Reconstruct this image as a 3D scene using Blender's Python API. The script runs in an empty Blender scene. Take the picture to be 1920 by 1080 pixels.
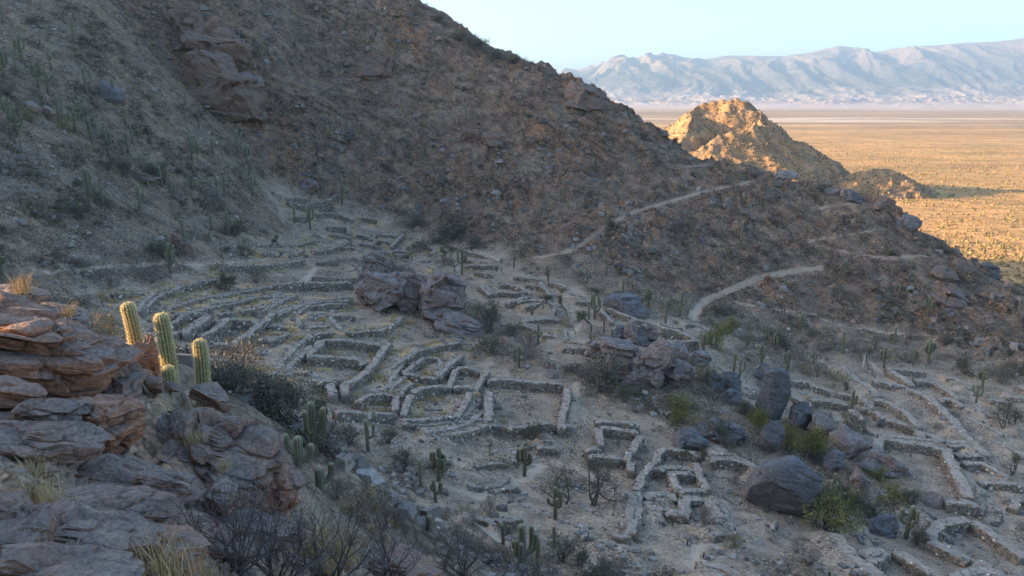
import bpy, math, random, time
import numpy as np
T0 = time.time()
SC = bpy.context.scene
COL = SC.collection
R = math.radians
rng = np.random.default_rng(7)
random.seed(7)

# ------------------------------------------------------------------ camera, sky, sun, exposure
PITCH = R(14.6)
FPX = 1400.0                       # focal length in photograph pixels (1920 wide)
cam = bpy.data.cameras.new('camera')
cam.sensor_width = 36.0
cam.lens = FPX / 1920.0 * 36.0
cam.clip_start = 0.3
cam.clip_end = 90000.0
camo = bpy.data.objects.new('camera', cam)
camo.location = (0, 0, 0)
camo.rotation_euler = (math.pi / 2 - PITCH, 0, 0)
COL.objects.link(camo)
SC.camera = camo

SUN_AZ = R(-87.0)                  # measured from +Y towards +X (so the sun stands front left)
SUN_EL = R(16.0)
sdir = np.array([math.sin(SUN_AZ) * math.cos(SUN_EL), math.cos(SUN_AZ) * math.cos(SUN_EL), math.sin(SUN_EL)])
W = bpy.data.worlds.new('World')
SC.world = W
W.use_nodes = True
wn = W.node_tree
wn.nodes.clear()
sky = wn.nodes.new('ShaderNodeTexSky')
sky.sky_type = 'NISHITA'
sky.sun_disc = False
sky.sun_elevation = SUN_EL
sky.sun_rotation = SUN_AZ
sky.altitude = 200
sky.air_density = 1.0
sky.dust_density = 3.0
sky.ozone_density = 3.9
bg = wn.nodes.new('ShaderNodeBackground')
bg.inputs['Strength'].default_value = 0.15
wo = wn.nodes.new('ShaderNodeOutputWorld')
wn.links.new(sky.outputs[0], bg.inputs['Color'])
wn.links.new(bg.outputs[0], wo.inputs['Surface'])

sun = bpy.data.lights.new('sun', 'SUN')
sun.energy = 5.0
sun.angle = R(0.53)
sun.color = (1.0, 0.70, 0.39)
suno = bpy.data.objects.new('sun', sun)
from mathutils import Vector, Matrix
suno.rotation_euler = Vector((-sdir[0], -sdir[1], -sdir[2])).to_track_quat('-Z', 'Y').to_euler()
suno.location = (-100, 100, 200)
COL.objects.link(suno)

SC.view_settings.view_transform = 'Standard'
SC.view_settings.look = 'None'
SC.view_settings.gamma = 1.0
SC.view_settings.exposure = 1.85
SC.view_settings.use_curve_mapping = False
SC.render.engine = 'CYCLES'
SC.cycles.use_denoising = True
SC.cycles.max_bounces = 4
SC.cycles.diffuse_bounces = 2
SC.cycles.glossy_bounces = 1
SC.cycles.transmission_bounces = 2
SC.cycles.volume_bounces = 0
SC.cycles.transparent_max_bounces = 6

# ------------------------------------------------------------------ numeric helpers
def ray(u, v):
    """photograph pixel -> direction with unit forward (world Y) component"""
    r = (np.asarray(u, float) - 960) / FPX
    s = (540 - np.asarray(v, float)) / FPX
    yy = math.cos(PITCH) + s * math.sin(PITCH)
    zz = -math.sin(PITCH) + s * math.cos(PITCH)
    return r / yy, zz / yy

def P(u, v, y):
    a, b = ray(u, v)
    return (a * y, y, b * y)

def _hash(ix, iy, seed):
    h = (ix.astype(np.int64) * 374761393 + iy.astype(np.int64) * 668265263 + seed * 974634777) & 0xffffffff
    h = ((h ^ (h >> 13)) * 1274126177) & 0xffffffff
    h = h ^ (h >> 16)
    return h
_pr = np.random.default_rng(99)
_PERM = np.concatenate([_pr.permutation(1024)] * 2).astype(np.int32)
_ga = _pr.uniform(0, 2 * math.pi, 1024)
_GXT = np.cos(_ga).astype(np.float32); _GYT = np.sin(_ga).astype(np.float32)
def perlin(x, y, seed=0):
    x = np.asarray(x, float); y = np.asarray(y, float)
    ix = np.floor(x); iy = np.floor(y)
    fx = (x - ix).astype(np.float32); fy = (y - iy).astype(np.float32)
    ix = (ix.astype(np.int32) + seed * 57) & 1023; iy = (iy.astype(np.int32) + seed * 131) & 1023
    ix1 = (ix + 1) & 1023; iy1 = (iy + 1) & 1023
    p0 = _PERM[ix]; p1 = _PERM[ix1]
    def g(p, jy, dx, dy):
        h = _PERM[p + jy]
        return _GXT[h] * (fx - dx) + _GYT[h] * (fy - dy)
    ux = fx * fx * fx * (fx * (fx * 6 - 15) + 10)
    uy = fy * fy * fy * (fy * (fy * 6 - 15) + 10)
    a = g(p0, iy, 0, 0); b = g(p1, iy, 1, 0); c = g(p0, iy1, 0, 1); d = g(p1, iy1, 1, 1)
    return ((a + (b - a) * ux) * (1 - uy) + (c + (d - c) * ux) * uy) * 1.5

def perlin3(x, y, z, seed=0):
    ix = np.floor(x); iy = np.floor(y); iz = np.floor(z)
    fx = x - ix; fy = y - iy; fz = z - iz
    ix = ix.astype(np.int64); iy = iy.astype(np.int64); iz = iz.astype(np.int64)
    ux = fx * fx * (3 - 2 * fx); uy = fy * fy * (3 - 2 * fy); uz = fz * fz * (3 - 2 * fz)
    def g(dx, dy, dz):
        h = _hash(ix + dx + (iz + dz) * 7919, iy + dy - (iz + dz) * 104729, seed)
        a = (h & 0xffff) * (2 * math.pi / 65536.0); c = ((h >> 16) & 0xffff) / 32768.0 - 1
        r = np.sqrt(np.maximum(0, 1 - c * c))
        return r * np.cos(a) * (fx - dx) + r * np.sin(a) * (fy - dy) + c * (fz - dz)
    def lx(dy, dz):
        a = g(0, dy, dz); return a + (g(1, dy, dz) - a) * ux
    def ly(dz):
        a = lx(0, dz); return a + (lx(1, dz) - a) * uy
    a = ly(0)
    return (a + (ly(1) - a) * uz) * 1.5
def fbm3(p, sc, o=4, seed=0, gain=0.5):
    s = 0; a = 1.0
    for i in range(o):
        q = p * (sc * 2 ** i) + 11.7 * i
        s = s + a * perlin3(q[:, 0], q[:, 1], q[:, 2], seed + i)
        a *= gain
    return s

def fbm(x, y, o=4, seed=0, gain=0.5):
    s = 0; a = 1.0
    for i in range(o):
        s = s + a * perlin(x * 2 ** i + 17.3 * i, y * 2 ** i - 9.1 * i, seed + i)
        a *= gain
    return s

def ridged(x, y, o=4, seed=0, gain=0.5):
    s = 0; a = 1.0
    for i in range(o):
        s = s + a * (1 - 2 * np.abs(perlin(x * 2 ** i + 7.3 * i, y * 2 ** i + 3.1 * i, seed + i)))
        a *= gain
    return s

def smooth(a, b, x):
    t = np.clip((x - a) / (b - a), 0, 1)
    return t * t * (3 - 2 * t)

# ------------------------------------------------------------------ the lie of the land: control points (pixel, pixel, distance)
CP = [
 (1000,1080,45),(980,880,74),(990,755,90),(960,650,108),(1000,560,132),(1000,490,155),(590,870,56),(700,830,68),(640,730,84),
 (650,620,103),(440,620,95),(300,560,98),(150,480,100),(600,500,140),(640,400,185),(500,430,160),(250,400,125),(60,400,105),
 (60,250,125),(250,280,150),(420,330,165),(60,100,150),(300,120,195),(200,0,185),(480,60,215),(600,250,205),(600,375,190),(480,300,185),
 (0,0,165),(850,440,175),(900,300,200),(800,150,232),(755,0,262),(850,60,250),(935,108,243),(1020,140,236),(1070,160,231),(1110,190,226),(1150,225,220),(1210,262,217),(1270,295,214),
 (1330,312,212),(1400,325,210),(1500,352,205),(1590,370,200),(1650,395,195),(1700,420,190),(1740,455,185),(1780,480,180),(1860,530,170),(1920,555,163),(1000,350,185),(1150,430,170),
 (1300,450,170),(1300,560,145),(1450,500,165),(1560,610,146),(1700,560,157),(1750,650,140),(1900,690,130),(1640,700,125),
 (1500,760,108),(1470,900,80),(1300,1000,62),(1250,880,78),(1750,850,94),(1900,1000,77),(1900,850,98),(1650,1050,66),
 (1300,720,100),(1300,640,118),(600,120,232),(680,60,248),(1480,420,183),(1120,300,205),
 # foreground shelf
 (0,1080,5),(300,1080,6),(600,1080,9),(820,1075,24),(800,1000,36),(0,850,8),(0,735,10.4),(100,738,11.0),(0,575,13.2),(250,738,11.8),(370,740,13.5),
 (300,850,10.5),(480,930,11.5),(570,930,14),(400,1000,9),(600,1000,17),(470,800,16),(520,840,24),(430,720,30),(700,950,38),(640,1040,15),
]
cpw = [P(*c) for c in CP]
# what the picture does not show: the back of the spur, the mountain it comes down from, the slope the camera stands on
cpw += [(0,0,-1.75),(-6,3,-1.6),(8,4,-4.5),(20,10,-12),(40,20,-24),(90,30,-42),(-13.5,7.5,1.0),(-15,8.6,0.8),(-22,8,3.5),(-15.5,12.0,-4.2),(-20,17,-5.2),(-28,24,-7.0),(-30,40,-16),(-60,60,-17),(-90,80,-6),  # includes an invented shoulder left of the camera that shades the near rocks
        (-140,120,22),(-140,60,20),(-200,150,42),(-170,230,52),(-120,240,44),(-80,255,38),(-240,200,62),(-300,260,115),(-250,245,92),(-400,200,100),(-330,120,66),(-300,0,55),(-150,0,12),(-60,10,-3),  # unseen mountain, its skyline heights shaped to keep valley and hill in shade
        (-38,320,-14),(-120,320,-5),(-10,310,-26),(20,290,-34),(50,270,-46),(85,255,-60),(115,235,-70),(130,215,-75),(150,200,-80),(-250,330,20),(-400,330,50),
        (160,120,-56),(150,60,-58),(170,170,-70)]
CPW = np.array(cpw)
_S = 100.0
def _tps_fit(pts):
    X = pts[:, :2] / _S
    d2 = ((X[:, None] - X[None]) ** 2).sum(2)
    K = np.where(d2 > 0, 0.5 * d2 * np.log(np.maximum(d2, 1e-12)), 0)
    n = len(X)
    A = np.zeros((n + 3, n + 3))
    A[:n, :n] = K + np.eye(n) * 2e-4
    A[:n, n] = 1; A[:n, n + 1:] = X
    A[n, :n] = 1; A[n + 1:, :n] = X.T
    b = np.zeros(n + 3); b[:n] = pts[:, 2]
    return X, np.linalg.solve(A, b)
_TX, _TW = _tps_fit(CPW)
def tps_exact(x, y):
    sh = np.shape(x)
    x = np.ravel(x) / _S; y = np.ravel(y) / _S
    out = np.empty(len(x))
    n = len(_TX)
    for i in range(0, len(x), 40000):
        xs = x[i:i + 40000]; ys = y[i:i + 40000]
        d2 = (xs[:, None] - _TX[None, :, 0]) ** 2 + (ys[:, None] - _TX[None, :, 1]) ** 2
        out[i:i + 40000] = (0.5 * d2 * np.log(np.maximum(d2, 1e-12))) @ _TW[:n] + _TW[n] + _TW[n + 1] * xs + _TW[n + 2] * ys
    return out.reshape(sh)

_LX0, _LX1, _LY0, _LY1, _LS = -150.0, 170.0, 0.0, 336.0, 0.6
_lnx = int((_LX1 - _LX0) / _LS) + 1; _lny = int((_LY1 - _LY0) / _LS) + 1
_gx, _gy = np.meshgrid(_LX0 + _LS * np.arange(_lnx), _LY0 + _LS * np.arange(_lny))
_LUT = tps_exact(_gx, _gy)
def tps(x, y):
    """the smooth land, from a 0.6 m table where there is one"""
    x = np.asarray(x, float); y = np.asarray(y, float)
    sh = x.shape
    x = x.ravel(); y = y.ravel()
    fx = (x - _LX0) / _LS; fy = (y - _LY0) / _LS
    ok = (fx >= 0) & (fx < _lnx - 1) & (fy >= 0) & (fy < _lny - 1)
    ix = np.clip(fx.astype(int), 0, _lnx - 2); iy = np.clip(fy.astype(int), 0, _lny - 2)
    tx = fx - ix; ty = fy - iy
    out = (_LUT[iy, ix] * (1 - tx) + _LUT[iy, ix + 1] * tx) * (1 - ty) + (_LUT[iy + 1, ix] * (1 - tx) + _LUT[iy + 1, ix + 1] * tx) * ty
    if not ok.all():
        out[~ok] = tps_exact(x[~ok], y[~ok])
    return out.reshape(sh)

def plain(x, y):
    d = np.hypot(x, y)
    return np.interp(d, [0, 250, 700, 2000, 10000, 40000], [-57, -60, -84, -108, -165, -240])

HILL2 = [(1380,188,700),(1345,192,702),(1310,205,705),(1265,235,722),(1235,268,735),(1420,205,698),(1470,240,690),(1510,268,680),(1550,297,668),(1590,330,652),
         (1400,232,668),(1350,243,690),(1310,250,690),(1330,268,640),(1390,262,625),(1420,266,628),(1450,290,625),(1490,315,620),(1300,300,590),(1400,318,560),(1240,300,650),(1500,342,590)]
H2 = np.array([P(*c) for c in HILL2])
# knots: (pixel x, pixel y, distance) of the lone hill and its two ridges
def seg_ridge(x, y, pts, width, wob=0):
    """height above the plain of a ridge that runs through pts, falling off sideways"""
    best = np.full(np.shape(x), -1e9)
    for (x0, y0, z0), (x1, y1, z1) in zip(pts[:-1], pts[1:]):
        dx, dy = x1 - x0, y1 - y0
        t = np.clip(((x - x0) * dx + (y - y0) * dy) / (dx * dx + dy * dy), 0, 1)
        d = np.hypot(x - x0 - t * dx, y - y0 - t * dy)
        best = np.maximum(best, z0 + t * (z1 - z0) - d * width)
    return best
RID2 = [[P(1240,262,735),P(1268,232,722),P(1312,203,706),P(1345,195,702),P(1380,187,700),P(1420,203,697),P(1475,243,690),P(1520,275,682),P(1560,303,670),P(1600,338,655)],
        [P(1420,203,697),P(1425,226,672),P(1402,243,645),P(1445,277,632),P(1500,325,615),P(1520,340,605)],
        [P(1402,243,645),P(1340,262,638),P(1285,284,632),P(1250,302,625)],
        [P(1520,300,655),P(1560,320,640),P(1600,342,620)],
        [P(1668,324,640),P(1640,323,645),P(1590,337,640)],
        [P(1312,203,706),P(1296,219,680),P(1280,243,655),P(1264,275,632)]]
def hill2(x, y):
    m = np.full(np.shape(x), -1e9)
    wx = x + 9 * fbm(x / 45, y / 45, 3, 51); wy = y + 9 * fbm(x / 45, y / 45, 3, 55)
    for i, r in enumerate(RID2):
        m = np.maximum(m, seg_ridge(wx, wy, r, (0.72, 0.74, 0.72, 0.8, 0.5, 0.9)[i]))
    gully = ridged(x / 38, y / 38, 3, 61)
    return m + 3.2 * gully - 1.5 + 1.2 * fbm(x / 7, y / 7, 3, 71)

# foot of the spur and its crest, as curves in plan
FOOT = np.array([P(*c) for c in [(345,215,178),(480,305,184),(620,385,190),(800,435,178),(1000,485,157),(1300,575,142),(1560,615,146),(1740,640,141),(1900,690,131)]])
_o = np.argsort(FOOT[:, 0]); FOOT = FOOT[_o]
def hillmask(x, y):
    fy = np.interp(x, FOOT[:, 0], FOOT[:, 1], left=190, right=125)
    return smooth(-3, 9, y - fy + 5 * perlin(x / 14, y / 14, 5))

def base(x, y):
    return np.maximum(tps(x, y), plain(x, y))

def cast(u, v, dz=0.0, y0=6.0, y1=330.0, n=900):
    """first point where the photograph pixel's ray meets the land (raised by dz)"""
    a, b = ray(u, v)
    ys = np.exp(np.linspace(math.log(y0), math.log(y1), n))
    g = base(a * ys, ys) + dz - b * ys
    i = np.argmax(g >= 0)
    if g[i] < 0:
        return None
    if i == 0:
        return np.array([a * ys[0], ys[0], b * ys[0]])
    t = -g[i - 1] / (g[i] - g[i - 1])
    y = ys[i - 1] + t * (ys[i] - ys[i - 1])
    return np.array([a * y, y, b * y])

CR = {'2': (560,560), '3': (180,360), '4': (560,780), '5': (1080,780), '6': (1380,560), '7': (1380,780), '8': (900,480),
      'a': (0,0), 'b': (480,0), 'c': (960,60), 'd': (1380,60), 'e': (1380,300), 'f': (0,240), 'g': (540,280), 'h': (960,300)}
def cpx(k, X, Y):
    if k == 'k':
        return 338 + X / 2.4384, 375 + Y / 2.4384
    o = CR[k]
    return o[0] + X / 3.5556, o[1] + Y / 3.5556

# ------------------------------------------------------------------ tracing tables (crop key : x,y pairs)
# dry-stone ruins: (name, label, wall height, wall width, [walls])
RUINS = [
 ('stone_enclosure','big squarish stone enclosure with bare floor at the centre of the ruins',1.15,1.0,
  ['2:1268,610 1262,700 1265,805','2:1262,530 1400,540 1600,556 1775,572','2:1795,590 1785,700 1745,835','2:1390,852 1540,842 1690,828','2:1725,850 1815,842']),
 ('stone_enclosure','stone enclosure with thick right wall, just left of the big squarish one',1.1,0.9,
  ['2:760,622 830,582 900,576 985,584','2:750,632 725,690 700,765','2:1140,622 1115,720 1050,776','2:1050,778 900,795 780,806 690,800']),
 ('ruined_terrace','curved stone steps stacked in two tiers below the thick-walled enclosure',0.8,0.8,
  ['2:690,826 850,836 1000,815 1140,775 1185,690','2:840,880 1000,868 1180,812 1232,740 1245,640 1255,570','2:980,914 1100,886 1240,838 1350,838']),
 ('stone_enclosure','small stone pen with sandy floor above the thick-walled enclosure',0.95,0.8,
  ['2:1050,462 1020,530 995,588','2:1050,462 1120,464 1200,484','2:1255,480 1200,570 1175,604','2:1170,592 1100,590 1030,582']),
 ('stone_enclosure','small rounded stone pen with a bare tree on its left',0.9,0.75,
  ['2:850,388 945,396','2:945,396 940,450 915,524','2:915,524 820,524','2:790,518 705,492','2:705,492 740,440 850,388']),
 ('stone_enclosure','two-roomed stone enclosure with a dividing wall, left of centre',1.15,1.0,
  ['2:150,272 110,330 55,368','2:150,272 300,276 440,286 548,304','2:600,290 530,372 500,440 420,520 300,566','2:55,378 180,388 430,400 442,424','2:60,548 250,548','2:200,560 230,640','2:300,566 310,630']),
 ('stone_enclosure','dark sunken stone pen below the stub wall of the two-roomed enclosure',1.0,0.8,
  ['2:400,684 440,634 540,622 630,642','2:648,642 645,742','2:240,748 450,764 650,764']),
 ('ruined_terrace','pair of stone steps beside the dark sunken pen',0.7,0.7,['2:600,604 660,560 700,520','2:670,640 720,580 760,560','2:560,610 640,510 690,425']),
 ('ruined_terrace','long slanting terrace wall climbing from the two-roomed enclosure to the split crag',0.9,0.8,['2:620,456 720,374 900,312 1080,292','2:930,520 1000,440 1090,370']),
 ('ruined_terrace','hooked terrace wall holding a shelf of yellow grass under the crag',0.9,0.8,['2:208,112 240,182 262,216 440,218 600,208 690,120','2:50,102 200,98']),
 ('ruined_terrace','two low walls crossing grass left of the hooked terrace wall',0.7,0.7,['2:0,172 200,168','2:0,238 230,228']),
 ('stone_enclosure','sunken oblong stone pen with thick slanting walls beyond the foreground cacti',1.25,1.0,
  ['3:880,838 980,850 1085,868','3:880,840 830,890 785,945 700,950','3:1185,800 1085,880 1000,945 920,1004','3:790,1004 910,1024','3:760,822 680,880 600,934']),
 ('stone_enclosure','low grassy stone pen left of the sunken oblong pen',0.8,0.7,['3:490,892 580,802 740,804','3:740,812 660,870 590,925','3:590,925 520,940']),
 ('ruined_terrace','long terrace wall sweeping up behind the foreground cacti',0.9,0.8,['3:300,784 400,700 500,652 700,592 860,580']),
 ('ruined_terrace','second long terrace wall above the low grassy pen',0.8,0.8,['3:480,772 650,722 850,692 1120,634']),
 ('ruined_terrace','third long terrace wall edged with yellow grass',0.8,0.8,['3:500,824 700,782 900,742 1120,692 1295,692','3:1110,794 1200,745 1290,702']),
 ('ruined_terrace','short wall ends just above the sunken oblong pen',0.7,0.7,['3:820,812 930,802','3:990,790 1110,790']),
 ('ruined_terrace','broad retaining wall running level below the crag-side room',1.3,1.0,['3:1180,612 1400,604 1560,606 1705,602']),
 ('ruined_terrace','wavy terrace wall below the broad retaining wall',0.8,0.8,['3:1200,804 1380,744 1540,712 1700,702','3:1390,770 1560,745 1680,745']),
 ('stone_enclosure','pale-floored room of low walls beside the split crag',0.95,0.8,['3:1480,460 1610,462','3:1450,564 1620,572','3:1650,572 1745,572','3:1720,480 1800,556']),
 ('ruined_terrace','wall at the bend of the upper left footpath',0.9,0.8,['3:1060,384 1280,394','3:1160,338 1320,352 1270,404','3:1140,484 1300,464']),
 ('stone_enclosure','low ruined pen with blue-grey floor at the left edge of the ruins',0.9,0.8,['3:110,668 220,664 320,678','3:385,680 330,720 270,784']),
 ('ruined_terrace','broken wall and standing block among grass above the two-roomed enclosure',0.9,0.8,['3:1342,832 1352,892','3:1400,842 1550,824','3:1420,904 1560,894','3:1150,994 1220,970 1290,942','3:1150,884 1270,894']),
 ('stone_enclosure','highest stone platform with a long curved front at the top of the gully',1.3,1.0,['g:70,374 160,334 250,318 340,302','g:0,322 140,328','g:0,344 70,358']),
 ('stone_enclosure','small pen with yellow grass floor near the top of the gully',1.1,0.8,['g:260,512 400,518','g:400,518 405,555','g:190,424 320,424','g:50,448 140,448','g:340,432 430,464','g:490,452 590,464','g:300,564 420,584']),
 ('stone_enclosure','flat-topped stone mounds with dark front walls in mid gully',1.0,0.9,['g:460,562 560,592','g:590,564 670,572 770,574','g:770,564 730,600 690,644','g:550,684 680,684','g:700,672 800,676','g:710,700 800,704']),
 ('ruined_terrace','wall stubs beside the slanting ramp right of the gully bushes',0.9,0.8,['g:930,644 962,656','g:992,640 965,690','g:1190,734 1250,746']),
 ('ruined_terrace','chain of low walls on the flat behind the split crag',0.85,0.8,['g:1180,774 1300,774','g:1310,774 1400,774','g:1250,814 1370,834']),
 ('stone_enclosure','cluster of small stone cells at the foot of the hill',0.9,0.75,['8:0,92 90,124','8:0,196 60,252','8:130,184 250,182 292,224','8:120,238 240,248 330,234','8:310,188 410,192 440,220 470,262','8:460,168 560,192','8:180,314 330,264']),
 ('ruined_terrace','two level wall stubs behind the bare tree near the pale monolith',0.8,0.7,['8:640,296 740,304','8:640,258 700,272','8:550,608 740,614']),
 ('stone_enclosure','narrow slanting pen running down beside the smooth rock dome',0.9,0.8,['8:790,342 880,434','8:850,342 950,392 1050,428','8:1050,424 1115,436']),
 ('stone_enclosure','raised stone enclosure with a tall front wall behind the stacked boulders',1.5,0.9,['8:1210,472 1330,492 1425,552','8:1195,572 1320,570 1445,562']),
 ('ruined_terrace','low wall running past a lone cactus behind the raised enclosure',0.8,0.7,['8:1120,424 1230,464 1350,478','8:1365,452 1480,452 1530,504']),
 ('ruined_terrace','retaining wall of the upper left footpath where it enters the ruins',1.0,0.8,['k:180,306 330,300 480,292 565,272']),
 ('ruined_terrace','long low terrace wall just under the round-crowned tree',0.8,0.75,['k:0,474 130,444 300,404 480,388']),
 ('ruined_terrace','terrace wall holding the upper strip of yellow grass',0.8,0.75,['k:130,474 300,454 380,440 470,424']),
 ('ruined_terrace','short stepped terrace walls right of the grass strip',0.8,0.75,['k:280,504 380,498 470,454 535,432','k:540,514 600,464']),
 ('ruined_terrace','terrace wall bending towards the split crag',0.85,0.8,['k:440,524 560,474 690,464 785,458']),
 ('ruined_terrace','wall above the hooked terrace, below the crag',0.8,0.8,['k:580,544 680,524 800,528']),
 ('ruined_terrace','slanting ramp walls left of the two-roomed enclosure',0.9,0.8,['k:440,764 540,654 620,604 705,604','k:480,770 600,665']),
 ('ruined_terrace','low front walls below the ramp left of the two-roomed enclosure',0.9,0.85,['k:310,784 480,794 600,832','k:390,792 590,784']),
 ('ruined_terrace','curved lip of stones below the low front walls',0.6,0.7,['k:340,694 430,704','k:590,826 720,834']),
 ('stone_enclosure','cell row with slanting sides under the bare tree of the middle pens',0.9,0.75,['k:1380,384 1430,424','k:1460,374 1560,388 1600,424','k:1640,374 1690,434','k:1700,374 1760,394','k:1540,464 1620,454 1700,474']),
 ('ruined_terrace','retaining faces at the head of the gully path',1.0,0.8,['k:350,208 510,204','k:370,238 500,238','k:600,234 700,224 780,184']),
 # lower centre
 ('stone_enclosure','oblong stone pen with double back wall right of the big squarish enclosure',1.1,0.9,
  ['5:130,26 280,38 420,52','5:155,68 280,82 418,104','5:150,72 162,184','5:60,222 158,216','5:432,130 385,215 335,290','5:90,264 200,266 310,272','5:366,292 364,358']),
 ('stone_enclosure','curved ruin of two rooms around a small sunken cell by the great boulder',1.0,0.85,
  ['5:550,232 620,220 700,218 812,262','5:552,240 562,292 490,330 440,372 415,430 408,490','5:490,348 560,332 680,342 792,352','5:628,378 700,378 785,378','5:785,300 830,384 872,484','5:630,378 660,440 692,496','5:692,500 780,496 870,494']),
 ('ruined_terrace','bowed retaining wall arching towards the great boulder',1.1,0.9,['5:890,288 1000,278 1120,294 1212,338','5:900,238 1020,244']),
 ('stone_enclosure','small horseshoe-shaped pen with grass on its broad right wall',1.0,1.1,['5:720,544 860,550','5:880,552 915,620 955,672','5:720,544 722,644','5:955,676 880,686','5:600,634 755,662']),
 ('ruined_terrace','rubble bank left of the horseshoe pen',0.9,1.0,['5:460,566 480,602 600,634','5:460,540 540,505 640,520','5:612,512 652,556']),
 ('ruined_terrace','crooked outer wall right of the horseshoe pen ending in a rubble heap',0.8,0.8,['5:962,544 1002,664 1042,744','5:1042,744 900,784']),
 ('ruined_terrace','long narrow wall-walk dropping past the thorn tree',1.0,0.9,['5:402,500 432,562 380,704 362,774','5:385,522 350,684']),
 ('stone_enclosure','small three-sided pen at the foot of the narrow wall-walk',0.7,0.6,['5:250,704 370,744','5:210,734 270,814 340,832 372,754']),
 ('ruined_terrace','collapsed rubble ring below the thorn tree',0.6,0.7,['5:0,704 60,742 40,794','5:150,830 230,880 330,890']),
 ('ruined_terrace','low double wall beside the posts at the lower edge',0.8,0.8,['5:812,984 990,1014 1085,1066','5:830,1010 900,1050 1000,1080']),
 ('ruined_terrace','short wall stub below the great boulder',0.7,0.5,['5:1322,692 1310,754']),
 ('ruined_terrace','round stone kerb of a rubble disc left of the thorn tree',0.5,0.6,['4:1130,460 1250,470 1340,440 1390,400','4:1180,330 1260,298 1390,320','4:1120,350 1180,360','4:1290,490 1460,470']),
 ('ruined_terrace','slanting wall with grass on top below the dark sunken pen',0.8,0.8,['4:440,80 560,140 680,190']),
 ('ruined_terrace','stacked wall ends below the gate of the big squarish enclosure',0.9,0.8,['4:1590,205 1730,205','4:1600,160 1700,165','4:1420,260 1430,300']),
 # right hand quarter
 ('stone_enclosure','great four-sided enclosure with pale sunken floor in the right-hand quarter',1.3,1.37,
  ['7:950,146 1160,180 1370,214','7:1390,204 1450,344 1505,440 1555,534','7:1400,560 1510,574 1620,594','7:950,150 945,220']),
 ('ruined_terrace','straight wall parallel to the back of the great four-sided enclosure',1.0,1.17,['7:960,124 1170,146 1385,174']),
 ('stone_enclosure','stepped stone stair of short walls right of the great four-sided enclosure',0.8,1.04,['7:1390,158 1550,182','7:1420,190 1550,190 1660,246','7:1480,254 1640,264','7:1620,594 1624,640']),
 ('ruined_terrace','long slanting twin wall between two lanes in the right-hand quarter',1.0,1.30,['7:1420,4 1520,124 1600,196 1665,256','7:1560,440 1690,502']),
 ('stone_enclosure','round-cornered pen below the stepped stair with a bare tree beside',0.9,1.04,['7:1522,304 1640,304 1710,344 1812,414']),
 ('ruined_terrace','long level wall under the round-cornered pen at the right edge',0.9,1.04,['7:1630,428 1760,440 1905,458']),
 ('ruined_terrace','slanting wall with a stub near the right edge trees',0.9,1.04,['7:1692,144 1840,214 1925,276','7:1600,134 1642,164']),
 ('stone_enclosure','wide oval enclosure with sandy floor in the bottom right corner',1.1,1.30,['7:1350,724 1420,694 1560,694','7:1560,694 1700,784 1925,934','7:1350,724 1292,804']),
 ('stone_enclosure','shadowed long pen left of the wide oval enclosure',1.1,1.30,['7:1292,830 1420,890 1555,954','7:1060,892 1200,980 1335,1064','7:850,924 990,894','7:990,904 900,964']),
 ('ruined_terrace','pen corner cut off by the right edge',0.8,1.04,['7:1842,604 1865,564 1925,564','7:1880,724 1925,744']),
 ('ruined_terrace','thick slanting wall descending to the bottom edge below the green bushes',1.1,1.43,['7:650,774 750,904 870,1004 965,1070']),
 ('ruined_terrace','angled walls at the bottom edge of the right-hand quarter',1.0,1.17,['7:1450,1064 1640,1014 1800,1070','7:1850,1024 1925,1054','7:1600,964 1700,1004']),
 ('ruined_terrace','slanting wall left of the dark slab crag',0.8,0.91,['6:0,524 120,624','8:1730,794 1830,914']),
 ('stone_enclosure','shallow pen with curved back wall right of the dark slab crag',0.9,1.04,['6:280,544 370,644 500,714','6:350,544 480,554','6:510,574 630,614']),
 ('ruined_terrace','level retaining wall behind the lone cactus near the slab crag',1.1,1.17,['6:500,670 620,682 750,694']),
 ('stone_enclosure','pair of small rooms beside the lone cactus near the slab crag',0.95,1.10,['6:680,628 850,650 912,724','6:840,724 900,734','6:770,734 840,804','6:910,744 990,794']),
 ('stone_enclosure','long tapering pen with sandy floor in the upper right ruins',1.0,1.17,['6:930,668 1050,694 1150,774 1222,854','6:1000,804 1170,844 1245,914','6:1240,884 1380,944']),
 ('ruined_terrace','straight lane wall descending from the pale dead trunk',0.9,1.17,['6:700,444 820,544 950,644']),
 ('stone_enclosure','grassy rectangular court bounded by a thick right wall',1.0,1.30,['6:920,544 1100,574','6:1020,474 1180,574','6:1160,604 1290,644 1400,764 1490,844 1522,914']),
 ('stone_enclosure','upper right pen with a hooked end wall among cacti',0.95,1.10,['6:1190,538 1350,554 1420,610 1480,664','6:1360,674 1430,672 1510,714','6:1010,464 1130,472 1260,484']),
 ('ruined_terrace','low wall edging the lane at the far right',0.85,1.04,['6:1540,784 1660,844 1780,904']),
 ('ruined_terrace','scattered wall stubs below the tall right-hand cacti',0.8,0.98,['6:1400,524 1500,534 1570,584','6:1800,644 1925,664','6:1690,674 1810,684','6:1590,714 1640,744']),
 ('ruined_terrace','low kerb walls left of the pale upright stone in the middle pens',0.8,0.75,['8:300,336 400,310 480,296','8:440,296 500,334 490,374','8:300,434 420,406 500,416']),
 ('ruined_terrace','faint wall lines behind the cluster of small stone cells',0.75,0.7,['8:0,34 140,54','8:230,134 340,154 400,156','8:60,154 130,192','8:560,234 640,264']),
 ('ruined_terrace','broken terrace edges below the umbrella tree',0.7,0.7,['8:270,454 400,504','8:420,524 560,544','8:560,484 582,544','8:600,564 720,594']),
 ('ruined_terrace','zigzag terrace walls in the middle of the gully',0.85,0.75,['g:310,654 470,644 530,694','g:480,624 620,644','g:600,604 680,614','g:430,764 520,844']),
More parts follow.
